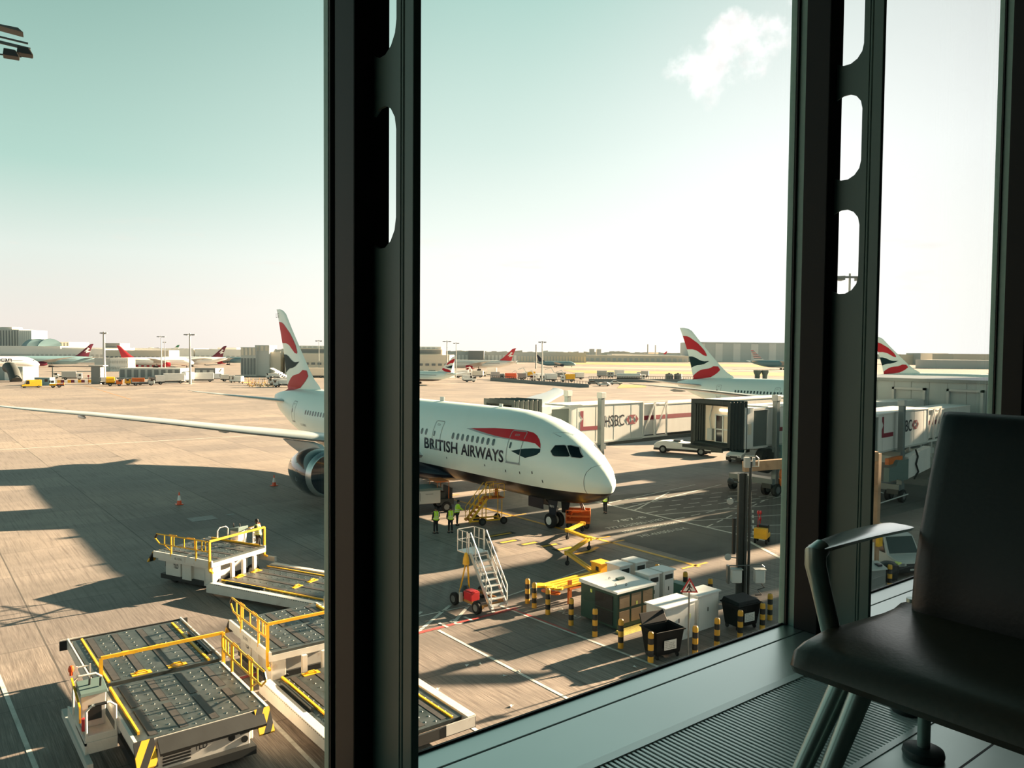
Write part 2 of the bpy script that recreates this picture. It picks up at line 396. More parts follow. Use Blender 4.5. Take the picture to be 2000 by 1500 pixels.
# head of stand: dark sheet, cast shade painted over the concrete
strip('apron_shade_patch', [(36.6, 28.9), (75, 28.9), (75, 42.5), (58.5, 44.2), (46, 47.6), (36.6, 47.6)], .006, M('stand_shade'))
for k, (q, nm) in enumerate([([G(1090,711), G(1534,718), G(1534,713), G(1090,707)], 'verge'), ([G(1125,729), G(1340,731), G(1534,735), G(1534,728), G(1100,723)], 'verge'),
                       ([G(1205,758.5), G(1262,757), G(1262,752), G(1212,751)], 'verge')]):
    strip('grass_verge', q, .05, M('grass'))
strip('grass_verge', [G(820,703), G(1080,707), G(1060,702), G(820,700)], .05, M('grass'))
strip('runway_tarmac', [G(1100,719), G(1534,725.5), G(1534,723), G(1100,715.5)], .04, M('runway'))
W1 = [(22.94, 20.0, 22.42, 30.35, .14), (14.37, 19.0, 14.39, 28.6, .14), (18.25, 19.0, 18.31, 28.45, .14), (9.36, 19, 9.46, 28.0, .14), (3.1, 19.5, 2.75, 34.2, .14),
      (9.5, 28.7, 17.6, 28.86, .12), (10.0, 30.9, 22.42, 30.35, .1),
      (16.0, 28.9, 19.0, 31.0, .16), (17.6, 28.9, 20.6, 31.0, .16), (19.4, 28.9, 21.6, 30.7, .16), (21.6, 28.9, 22.3, 30.1, .16),
      (23.2, 30.4, 30.5, 31.8, .1), (30.5, 31.8, 31.2, 31.2, .1),
      (44.6, 47.5, 44.2, 29.5, .22), (43.6, 31, 40.9, 26.2, .26), (9.5, 111, 34.1, 110.4, .3), (34.1, 110.4, 90, 109.2, .3),
      (44.6, 42.6, 60, 45.2, .14), (44.6, 41.6, 53, 45.4, .14), (44.4, 44.8, 58, 46.6, .12),
      (44.4, 39.5, 60, 35.2, .12), (44.3, 36.8, 60, 31.2, .12), (44.2, 34.6, 56, 28.2, .12), (44.1, 32.2, 52, 26.5, .12)]
for (x0, y0, x1, y1) in [(44.5, 45.8, 64, 40.5), (44.5, 44.0, 62, 39.4), (44.5, 42.0, 62, 38.6), (44.6, 40.4, 62, 38.4), (44.6, 37.6, 60, 38.4), (44.4, 34.6, 58, 38.6), (45, 31.2, 54, 37.6)]:
    d = Vector((x1-x0, y1-y0)); n_ = int(d.length/1.9); d.normalize()
    for k in range(n_): W1.append((x0+d.x*k*1.9, y0+d.y*k*1.9, x0+d.x*(k*1.9+1.15), y0+d.y*(k*1.9+1.15), .12))
lines('white_markings', W1, M('paint_line_white'))
lines('red_line', [(9.5, 28.58, 17.6, 28.7, .22), (17.6, 28.7, 22.9, 28.78, .22), (22.72, 26.9, 22.83, 24.6, .14), (22.6, 28.8, 22.72, 26.9, .14)], M('paint_line_red'), z=.014)
for x0, y0, x1, y1, w in [(30.3, 41.2, 32.2, 41.2, .28), (30.8, 38.2, 31.9, 38.2, .3), (31.5, 37.1, 32.7, 37.1, .3), (30.0, 39.4, 31.2, 39.4, .3), (31.7, 35.9, 32.9, 35.9, .32), (31.9, 34.5, 33.1, 34.5, .3)]:
    strip('black_patch', [(x0-.25, y0-.3), (x1+.25, y0-.3), (x1+.25, y0+.3), (x0-.25, y0+.3)], .009, mat('patch_black', (44, 44, 42), .8, var=.2))
YL = [(35.75, 28.3, 35.7, 60, .3), (34.6, 28.6, 36.8, 28.6, .18), (34.6, 35.3, 36.9, 35.3, .16), (34.6, 36.6, 36.9, 36.6, .16), (33.8, 45.5, 37.0, 45.5, .16), (34.0, 55.0, 37.4, 55.0, .16),
      (30.3, 41.2, 32.2, 41.2, .28), (30.8, 38.2, 31.9, 38.2, .3), (31.5, 37.1, 32.7, 37.1, .3), (30.0, 39.4, 31.2, 39.4, .3), (31.7, 35.9, 32.9, 35.9, .32), (31.9, 34.5, 33.1, 34.5, .3), (33.1, 34.5, 34.2, 35.0, .28),
      ]
lines('yellow_markings', YL, M('paint_line_yellow'))
def ground_text(s, o, u, v, w, h, material=None):
    "lettering painted on the ground: o origin, u reading direction, v up direction"
    vs, fs = text2d(s, w, h)
    return lay('painted_lettering', material or M('paint_line_white'), ground, vs, fs, lambda a, b: (o[0]+u[0]*a+v[0]*b, o[1]+u[1]*a+v[1]*b, .016))
for s, x, y, w in [('787-8', 40.4, 39.3, 3.0), ('777-2-3/300-3/787', 38.3, 38.0, 5.6), ('A380 / 777-3/A350-9/787', 38.4, 36.6, 5.4), ('747-4/A350-10-K', 38.4, 35.1, 4.6)]:
    ground_text(s, (x, y), (1, -.03), (.03, 1), w, .55)
ground_text('131', (20.25, 29.25), (-1, -.02), (.02, -1), 1.5, .7)
ground_text('UM140', (24.6, 27.6), (-.05, -1), (-1, 0), 1.6, .5)
# scraps of litter and patch repairs
rnd = random.Random(4)
mb = MB()
for px, py in [(1015,1312), (912,1301), (938,1298), (856,1347), (1000,1380), (1240,1304), (1255,1312), (987,1321)]:
    p = G(px, py); a = rnd.random()*3
    mb.xf(Matrix.Translation((p.x, p.y, 0)) @ Matrix.Rotation(a, 4, 'Z')).add([(-.09,-.05,.02),(.1,-.03,.05),(.07,.06,.03),(-.06,.05,.07)], [(0,1,2),(0,2,3)])
tag(mb.build('litter_scraps', M('white_paint')), 'white paper scraps scattered on the brown concrete below the window', 'litter', kind='stuff')
for px, py, w, h in [(395, 1013, 1.8, 1.5), (450, 1005, .6, .4)]:
    p = G(px, py); 
    strip('manhole_cover', [(p.x-w/2, p.y-h/2), (p.x+w/2, p.y-h/2), (p.x+w/2, p.y+h/2), (p.x-w/2, p.y+h/2)], .01, mat('patch_grey', (120, 128, 124), .5, var=.2, vs=4))

# ---------------------------------------------------------------- the departure lounge
FZ = 10.94; GY = 1.86
def paint_dark(name, c, rough, **k): return mat(name, c, rough, **k)
mat('mullion_paint', (126, 162, 152), .42, var=.05, vs=40, spec=.5)
mat('mullion_black', (19, 21, 21), .55, spec=.25); mat('web_paint', (74, 100, 94), .42, spec=.5)
mat('ledge_metal', (206, 214, 211), .33, metal=.85, var=.05, vs=1.3, dirt=(110, 118, 116), ds=5, dt=(.66, .8), spec=.6)
mat('gasket', (16, 17, 17), .6)
mat('floor_tile', (196, 206, 202), .34, metal=.85, var=.1, vs=2, dirt=(88, 94, 92), ds=3, dt=(.6, .85), spec=.6)
mat('grille_bar', (232, 238, 235), .38, metal=.5)
mat('wall_dark', (44, 46, 46), .7)
mat('ceiling_grey', (70, 72, 72), .8)
X0, X1, YB, CZ = -9.0, 16.0, -11.0, 15.6
struct(MB().box(X0, YB, FZ-.02-.25, 2.55, 1.065, FZ).box(2.55, YB, FZ-.27, X1, 1.53, FZ).build('floor', M('floor_tile')))
mb = MB()
for x in (-5.6, -4.4, -3.2, -2, -.8, .4, 1.6): mb.box(x-.003, YB, FZ-.001, x+.003, 1.065, FZ+.0006)
for x in (2.75, 3.95, 5.15, 6.35, 7.6): mb.box(x-.003, YB, FZ-.001, x+.003, 1.53, FZ+.0006)
for y in (.9, .3, -.3, -.9, -1.5, -2.1): mb.box(X0, y-.003, FZ-.001, X1, y+.003, FZ+.0006)
fj = mb.build('trim_1', M('gasket')); struct(fj)
struct(MB().box(X0, YB-.2, 0, X1, YB, CZ).build('wall_back', M('wall_dark')))
struct(MB().box(X0-.2, YB, FZ-.3, X0, GY, CZ).build('wall_left', M('wall_dark')))
struct(MB().box(X1, YB, FZ-.3, X1+.2, GY, CZ).build('wall_right', M('wall_dark')))
struct(MB().box(X0, YB, CZ, X1, GY+.2, CZ+.3).build('ceiling', M('ceiling_grey')))
struct(MB().box(X0, 1.70, 0, X1, 1.86, FZ-.14).box(X0, YB, FZ-.6, X1, 1.75, FZ-.3).build('wall_front', M('pale_grey')))
# window ledge with its lap joint, and the recessed floor convector grille
ld = MB().box(X0, 1.53, FZ-.12, X1, 1.752, FZ).box(X0, 1.758, FZ-.12, X1, GY-.004, FZ).build('window_ledge', M('ledge_metal'), bevel=.002); struct(ld)
MB().box(X0, GY-.012, FZ, X1, GY-.004, FZ+.006).build('glazing_gasket', M('gasket'), ld)
gr = thing('floor_grille', 'long slatted floor heating grille of pale bars set in front of the window ledge', 'floor grille', (0, 0, FZ))
MB().box(X0, 1.50, -.012, 2.55, 1.53, .003).box(X0, 1.065, -.012, 2.55, 1.085, .003).box(2.53, 1.065, -.012, 2.55, 1.53, .003).build('frame', M('grille_bar'), gr)
MB().box(X0, 1.065, -.09, 2.55, 1.53, -.085).build('trough', M('gasket'), gr)
mb = MB(); x = -.6
while x < 2.53: mb.box(x, 1.085, -.02, x+.0088, 1.50, 0); x += .0178
sb = mb.build('slats', M('grille_bar'), gr)
# glass: clear single sheets, a touch of reflection
def glass_mat():
    m = bpy.data.materials.new('window_glass'); m.use_nodes = True; nt = m.node_tree; n = nt.nodes; l = nt.links
    n.remove(n['Principled BSDF']); out = n['Material Output']
    t = n.new('ShaderNodeBsdfTransparent'); t.inputs[0].default_value = (.97, .985, .98, 1); g = n.new('ShaderNodeBsdfGlossy'); g.inputs['Roughness'].default_value = .0
    g.inputs[0].default_value = (.9, .95, .95, 1)
    ge = n.new('ShaderNodeNewGeometry'); dt = n.new('ShaderNodeVectorMath'); dt.operation = 'DOT_PRODUCT'
    l.new(ge.outputs['Incoming'], dt.inputs[0]); l.new(ge.outputs['Normal'], dt.inputs[1])
    def mth(op, a, b=None):
        o = n.new('ShaderNodeMath'); o.operation = op
        for i, v in enumerate((a, b)):
            if v is None: continue
            if isinstance(v, (int, float)): o.inputs[i].default_value = v
            else: l.new(v, o.inputs[i])
        return o.outputs[0]
    fr = mth('ADD', mth('MULTIPLY', mth('POWER', mth('SUBTRACT', 1.0, mth('ABSOLUTE', dt.outputs['Value'])), 5.0), .9), .03)
    mx = n.new('ShaderNodeMixShader'); l.new(fr, mx.inputs[0]); l.new(t.outputs[0], mx.inputs[1]); l.new(g.outputs[0], mx.inputs[2]); l.new(mx.outputs[0], out.inputs[0])
    return m
GL = glass_mat(); PIT = 2.03
def slot(y0, y1, z0, z1, k=7):   # stadium outline in (y, z)
    r = (y1-y0)/2; c = (y0+y1)/2
    return [(c+r*math.cos(a), z1-r+r*math.sin(a)) for a in [PI*i/k for i in range(k+1)]] + [(c+r*math.cos(a), z0+r+r*math.sin(a)) for a in [PI+PI*i/k for i in range(k+1)]]
def web_mesh(mb, x, t, y0, y1, z0, z1, slots):
    "a plate in the YZ plane with stadium holes"
    sy0, sy1 = slots[0][0], slots[0][1]
    mb.box(x-t/2, y0, z0, x+t/2, sy0, z1).box(x-t/2, sy1, z0, x+t/2, y1, z1)
    prev = z0
    for (_, _, a, b) in slots:
        st = slot(sy0, sy1, a, b); k = len(st)//2; r = (sy1-sy0)/2
        if a > prev: mb.box(x-t/2, sy0, prev, x+t/2, sy1, a)
        # corner fillets below and above the hole
        low = st[k:]   # from (sy0) round the bottom to (sy1)
        for i in range(len(low)-1):
            p, q = low[i], low[i+1]
            mb.prism([(p[0], a), (q[0], a), q, p], x-t/2, x+t/2, 'x')
        top = st[:k]
        for i in range(len(top)-1):
            p, q = top[i], top[i+1]
            mb.prism([p, q, (q[0], b), (p[0], b)], x-t/2, x+t/2, 'x')
        prev = b
    mb.box(x-t/2, sy0, prev, x+t/2, sy1, z1)
SLOTS = [(1.588, 1.72, 12.30+.443*k, 12.63+.443*k) for k in range(7)]
for i in range(-3, 7):
    x = .855+PIT*i
    nm = struct(thing_e := bpy.data.objects.new('window_%d' % (i+4), None)); COL.objects.link(thing_e)
    MB().box(x+.10, GY+.0, FZ, x+PIT, GY+.008, CZ).build('pane', GL, nm)
    mb = MB(); z0, z1 = FZ, CZ
    mb.box(x, 1.845, z0, x+.037, 1.872, z1).box(x+.014, 1.795, z0, x+.046, 1.838, z1)
    mb.box(x+.037, 1.848, z0, x+.12, 1.872, z1)
    mb.build('glazing_bar', M('mullion_paint'), nm, bevel=.002)
    MB().box(x+.002, 1.838, z0, x+.03, 1.846, z1).box(x+.02, 1.70, z0, x+.06, 1.797, z1).build('seal_strip', M('gasket'), nm)
    MB().box(x-.004, 1.695, z0, x+.09, 1.80, z1).build('mullion_box', M('mullion_black'), nm, bevel=.004)
    mb = MB(); web_mesh(mb, x+.0505, .008, 1.568, 1.735, z0, z1, SLOTS); mb.build('slotted_web', M('web_paint'), nm)
    MB().box(x+.043, 1.562, z0, x+.058, 1.570, z1).cyl((x+.0505, 1.556, z0), (x+.0505, 1.556, z1), .0075, 10).box(x+.046, 1.512, z0, x+.066, 1.551, z1).build('inner_flange', M('web_paint'), nm, bevel=.003)
# ---------------------------------------------------------------- airport seat
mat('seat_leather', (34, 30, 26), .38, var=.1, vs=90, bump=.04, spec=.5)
mat('seat_metal', (150, 168, 162), .32, metal=.75)
mat('arm_metal', (236, 238, 236), .22, metal=.8)
ch = thing('airport_seat', 'black leather beam seat with metal armrest beside the window ledge', 'seat', (0, 0, FZ))
def shell(name, prof, y0, y1, th, nseg, material, parent, rnd_e=.03, taper=None):
    "a padded slab swept along a side profile (x,z), rounded edges, spanning y0..y1"
    mb = MB(); n = len(prof); rows = []
    for i, (x, z) in enumerate(prof):
        a = Vector(prof[max(0, i-1)]); b = Vector(prof[min(n-1, i+1)]); d = (b-a).normalized(); nn = Vector((-d.y, d.x))
        ya, yb = (y0, y1) if taper is None else taper(i/(n-1))
        tt = th[i] if isinstance(th, list) else th
        ring = []
        for (s, q) in ((-.5, rnd_e*.0), (-.5, .02), (-.5, .06)): pass
        sec = [(ya+.004, -.30), (ya, 0), (ya+.004, .30), (ya+.018, .47), (ya+.05, .5), (yb-.05, .5), (yb-.018, .47), (yb-.004, .30), (yb, 0), (yb-.004, -.30), (yb-.018, -.47), (yb-.05, -.5), (ya+.05, -.5), (ya+.018, -.47)]
        rows.append([(x+nn.x*tt*q, y, z+nn.y*tt*q) for y, q in sec])
    vs = [p for r in rows for p in r]; k = len(rows[0])
    fs = [(i*k+j, i*k+(j+1) % k, (i+1)*k+(j+1) % k, (i+1)*k+j) for i in range(n-1) for j in range(k)]
    fs += [tuple(range(k)), tuple((n-1)*k+j for j in range(k-1, -1, -1))]
    return mb.add(vs, fs).build(name, material, parent, smooth=True, ang=60)
sp_ = [(1.675, .368), (1.668, .385), (1.68, .404), (1.715, .412), (1.80, .420), (1.95, .412), (2.08, .405), (2.16, .408), (2.2, .42)]
shell('seat_cushion', sp_, .44, 1.045, [.012, .035, .05, .055, .055, .055, .055, .05, .04], 0, mat('seat_lit_leather', (66, 58, 46), .34, var=.1, vs=90, bump=.04, spec=.6), ch)  # lighter copy of seat_leather; the lit sheen is put into its colour
bp_ = [(2.17, .39), (2.175, .45), (2.19, .54), (2.225, .65), (2.275, .78), (2.325, .885), (2.355, .937), (2.375, .953), (2.39, .956)]
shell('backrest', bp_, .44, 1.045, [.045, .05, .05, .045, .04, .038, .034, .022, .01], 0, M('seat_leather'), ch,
      taper=lambda t: (.46-.02*math.sin(t*PI), (1.03-.034*(1-t)**.6) if t < .9 else 1.0))
pts = [(1.86, 1.02, .36), (1.845, 1.045, .42), (1.815, 1.06, .54), (1.797, 1.065, .60), (1.80, 1.067, .625), (1.83, 1.068, .636)]
arm = MB().tube(pts, [.024, .024, .024, .026, .027, .022], 14).build('arm_post', M('seat_metal'), ch, smooth=True)
mb = MB(); N_ = 14; vs = []
for i in range(N_+1):
    t = i/N_; x = 1.805+.435*t; w = .024+.018*math.sin(min(1, t*1.3)*PI*.5)*(1 if t < .95 else .75); h = .018
    for k in range(10):
        a = 2*PI*k/10; vs.append((x, 1.068+w*math.cos(a), .640+.006*math.sin(t*PI)+h*math.sin(a)*(1 if math.sin(a) < 0 else .15)))
mb.add(vs, [(i*10+k, i*10+(k+1) % 10, (i+1)*10+(k+1) % 10, (i+1)*10+k) for i in range(N_) for k in range(10)]+[tuple(range(10)), tuple(N_*10+k for k in range(10))])
mb.build('armrest', M('arm_metal'), ch, smooth=True)
MB().tube([(1.93, .0, .36), (1.93, 1.03, .36)], .022, 12).build('seat_beam', M('dark_metal'), ch, smooth=True)
for k, (tp, ft) in enumerate([((1.84, 1.0, .335), (1.69, 1.075, .0)), ((1.82, .94, .34), (1.67, 1.0, .0))]):
    MB().tube([tp, ft], [.027, .020], 14).build('leg', M('seat_metal'), ch, smooth=True)
MB().tube([(1.80, .93, .34), (1.86, .95, .345), (1.93, .98, .34)], .022, 12).build('leg_bracket', M('seat_metal'), ch, smooth=True)
for k, (x, y) in enumerate([(2.245, .99), (2.50, 1.15)]):
    MB().cyl((x, y, .012), (x, y, .36), .017, 14).build('rear_leg', M('seat_metal'), ch, smooth=True)
    MB().lathe([(0, .052), (.01, .055), (.022, .052), (.03, .035)], (x, y, 0), 'z', 24).build('foot_disc', M('dark_metal'), ch, smooth=True)
MB().tube([(1.93, .95, .35), (2.12, 1.0, .25), (2.245, .99, .17)], .014, 10).tube([(2.245, .99, .17), (2.5, 1.15, .34)], .013, 10).build('strut', M('dark_metal'), ch, smooth=True)
MB().box(1.9, .96, .33, 2.28, 1.0, .365).build('seat_rail', M('dark_metal'), ch)
MB().box(1.9, .46, .33, 2.5, .50, .37).build('seat_rail', M('dark_metal'), ch)
# ---------------------------------------------------------------- airliners
def two_tone(name, top, belly, zb, rough=.22, coat=.6):
    m = mat(name, top, rough, var=.015, vs=.4, coat=coat); nt = m.node_tree; l = nt.links; n = nt.nodes
    b = n['Principled BSDF']; src = b.inputs['Base Color'].links[0].from_socket
    tc = n.new('ShaderNodeTexCoord'); sp = n.new('ShaderNodeSeparateXYZ'); l.new(tc.outputs['Object'], sp.inputs[0])
    lt = n.new('ShaderNodeMath'); lt.operation = 'LESS_THAN'; l.new(sp.outputs[2], lt.inputs[0]); lt.inputs[1].default_value = zb
    mx = n.new('ShaderNodeMix'); mx.data_type = 'RGBA'; l.new(lt.outputs[0], mx.inputs[0]); l.new(src, mx.inputs[6]); mx.inputs[7].default_value = L4(belly)
    l.new(mx.outputs[2], b.inputs['Base Color']); return m
two_tone('airliner_white', (224, 242, 237), (8, 12, 18), 3.12, rough=.36, coat=.08)
mat('wing_grey', (176, 184, 184), .3, var=.04, vs=.6, coat=.3)
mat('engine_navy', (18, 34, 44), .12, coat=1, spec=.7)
mat('inlet_metal', (200, 204, 204), .25, metal=.85)
mat('fan_black', (22, 23, 24), .4, metal=.5)
mat('ba_red', (186, 38, 48), .5, spec=.25)
mat('ba_blue', (12, 48, 54), .55, spec=.15)
mat('ba_grey', (150, 160, 164), .35)
mat('letter_navy', (22, 30, 44), .35)
mat('cabin_glass', (22, 50, 50), .1, spec=.8)
mat('outline_grey', (140, 150, 152), .5)
mat('tyre', (18, 18, 19), .8)
ST = [(0,3.62,3.58,.02),(.06,3.86,3.35,.26),(.2,4.14,3.1,.5),(.45,4.5,2.86,.82),(1,5.08,2.55,1.26),(2,5.80,2.25,1.78),(3,6.42,2.08,2.15),(4,6.92,1.98,2.42),(5,7.30,1.93,2.60),(6,7.58,1.9,2.73),(8,7.9,1.88,2.86),(10,8.0,1.87,2.885),
      (36,8.0,1.87,2.885),(40,7.98,2.0,2.86),(44,7.93,2.5,2.65),(48,7.82,3.45,2.15),(52,7.55,4.6,1.42),(54.5,7.25,5.5,.75),(56,6.95,6.1,.28),(56.3,6.8,6.4,.05)]
def st_at(x):
    for a, b in zip(ST, ST[1:]):
        if x <= b[0]:
            t = (x-a[0])/(b[0]-a[0]); return [a[i]+(b[i]-a[i])*t for i in (1,2,3)]
    return list(ST[-1][1:])
def side_y(x, z):
    t, b, h = st_at(x); zc, r = (t+b)/2, (t-b)/2
    return h*math.sqrt(max(0, 1-((z-zc)/r)**2))
def on_fus(sg=1, off=.015):
    def f(x, z):
        y = side_y(x, z); e = .05
        ny = 1.0; nz = (side_y(x, z-e)-side_y(x, z+e))/(2*e); nx = -(side_y(x+e, z)-side_y(max(0, x-e), z))/(2*e)
        L = math.sqrt(ny*ny+nz*nz+nx*nx)
        return (x+nx/L*off, sg*(y+ny/L*off), z+nz/L*off)
    return f
def fuselage(parent, material, n=48, skip=1):
    mb = MB(); rows = []
    fine = []
    for a, b in zip(ST, ST[1:]):
        k = max(1, int((b[0]-a[0])/2.0)) if skip == 1 else 1
        for i in range(k):
            t = i/k; fine.append([a[j]+(b[j]-a[j])*t for j in range(4)])
    fine.append(list(ST[-1]))
    for x, t, b, h in fine:
        zc, r = (t+b)/2, (t-b)/2
        rows.append([(x, h*math.sin(2*PI*k/n), zc+r*math.cos(2*PI*k/n)) for k in range(n)])
    vs = [p for r in rows for p in r]; m = len(rows)
    fs = [(i*n+k, i*n+(k+1) % n, (i+1)*n+(k+1) % n, (i+1)*n+k) for i in range(m-1) for k in range(n)]
    fs += [tuple(range(n)), tuple((m-1)*n+k for k in range(n-1, -1, -1))]
    return mb.add(vs, fs).build('fuselage', material, parent, smooth=True, ang=60)
def foil(mb, secs, n=7):
    "secs: (y, xLE, xTE, z, thickness ratio)"
    rows = []
    for y, le, te, z, t in secs:
        c = te-le; up = [(le+c*(s**1.6), z+c*t*(1.9*math.sqrt(s**1.6)*(1-s**1.6)**.9)*.62) for s in [i/n for i in range(n+1)]]
        dn = [(le+c*(s**1.6), z-c*t*(1.9*math.sqrt(s**1.6)*(1-s**1.6)**.9)*.38) for s in [i/n for i in range(n-1, 0, -1)]]
        rows.append([(x, y, zz) for x, zz in up+dn])
    k = len(rows[0]); vs = [p for r in rows for p in r]
    fs = [(i*k+j, i*k+(j+1) % k, (i+1)*k+(j+1) % k, (i+1)*k+j) for i in range(len(rows)-1) for j in range(k)]
    fs += [tuple(range(k)), tuple((len(rows)-1)*k+j for j in range(k-1, -1, -1))]
    return mb.add(vs, fs)
def vfoil(mb, secs, n=7):
    "secs: (z, xLE, xTE, half thickness)"
    rows = []
    for z, le, te, t in secs:
        c = te-le; s_ = [i/n for i in range(n+1)]
        g = lambda s: t*2.6*math.sqrt(s)*(1-s)**.85*.62
        a = [(le+c*s, g(s), z) for s in s_]; b = [(le+c*s, -g(s), z) for s in s_[-2:0:-1]]
        rows.append(a+b)
    k = len(rows[0]); vs = [p for r in rows for p in r]
    fs = [(i*k+j, i*k+(j+1) % k, (i+1)*k+(j+1) % k, (i+1)*k+j) for i in range(len(rows)-1) for j in range(k)]
    fs += [tuple(range(k)), tuple((len(rows)-1)*k+j for j in range(k-1, -1, -1))]
    return mb.add(vs, fs)
WING = [(0,16.8,30.5,3.1,.12),(2.9,18.6,30.7,3.85,.12),(6,20.6,31.0,4.5,.11),(9.5,22.9,31.6,5.05,.105),(14,25.9,33.2,5.6,.10),(19,29.3,35.1,6.3,.095),(24,32.6,37.0,6.95,.09),(26.6,34.4,38.0,7.2,.08),(28.4,36.3,39.1,7.38,.07),(29.6,38.1,40.0,7.52,.06),(30.05,39.4,40.4,7.62,.05)]
FIN = [(7.3,43.0,52.4,.06),(8.2,43.8,52.7,.40),(8.94,45.2,52.9,.38),(10.1,46.6,53.2,.35),(12.2,48.85,53.85,.30),(14.5,51.25,54.8,.24),(16.3,53.0,55.6,.17),(16.7,53.8,55.8,.10),(16.95,54.9,55.95,.03)]
TAILP = [(0,47.6,54.6,6.3,.1),(1.6,49.0,54.9,6.4,.1),(6,52.4,56.0,6.95,.09),(9.4,55.1,57.0,7.4,.08),(9.9,56.0,57.2,7.5,.05)]
def fin_y(x, z):
    for a, b in zip(FIN, FIN[1:]):
        if z <= b[0]:
            t = (z-a[0])/(b[0]-a[0]); le, te, h = [a[i]+(b[i]-a[i])*t for i in (1,2,3)]
            s = min(1, max(0, (x-le)/(te-le))); return h*2.6*math.sqrt(s)*(1-s)**.85*.62
    return 0
def clip_fin(pts):
    out = []
    for x, z in pts:
        for a, b in zip(FIN, FIN[1:]):
            if z <= b[0]:
                t = (z-a[0])/(b[0]-a[0]); le, te = [a[i]+(b[i]-a[i])*t for i in (1,2)]
                x = min(max(x, le+.12), te-.05); break
        out.append((x, z))
    return out
FIN_RED_UP = [(55.12,15.45),(54.14,15.38),(53.4,15.15),(52.6,14.7),(51.5,14.06),(50.7,13.4),(49.94,12.70),(49.4,11.9),(49.5,11.72),(50.1,11.85),(50.79,12.23),(51.7,12.72),(52.76,12.95),(54.1,12.95),(54.67,13.91)]
FIN_BLUE = [(53.8,11.63),(52.77,11.62),(51.9,11.4),(51.2,11.08),(50.5,10.85),(49.84,10.78),(48.77,10.86),(49.84,10.32),(50.7,10.12),(51.54,10.05),(52.3,9.85),(53.0,9.55),(53.3,10.46)]
FIN_RED_LO = [(52.4,7.40),(52.6,8.04),(52.0,8.5),(51.30,8.94),(50.7,9.2),(50.09,9.33),(48.90,9.49),(48.3,9.7),(47.85,9.94),(46.9,9.9),(46.4,9.3),(46.9,8.8),(47.51,8.40),(48.44,7.95),(50.34,7.65)]
def gear(parent, x, y, nax, r, w, name='main_gear', ztop=2.6):
    g = MB().cyl((x, y, .5), (x, y, ztop), .15, 12).cyl((x, y, r), (x+.9, y*.8, ztop), .07, 8).box(x-.75, y-.06, r-.05, x+.75, y+.06, r+.05).build(name, M('grey_metal'), parent, smooth=True)
    for dx in ([-.72, .72] if nax == 2 else [0]):
        for s in (-1, 1): MB().wheel((x+dx, y+s*w, r), r, .42, 'y').build('wheel', [M('tyre'), M('pale_grey')], g, smooth=True)
    return g
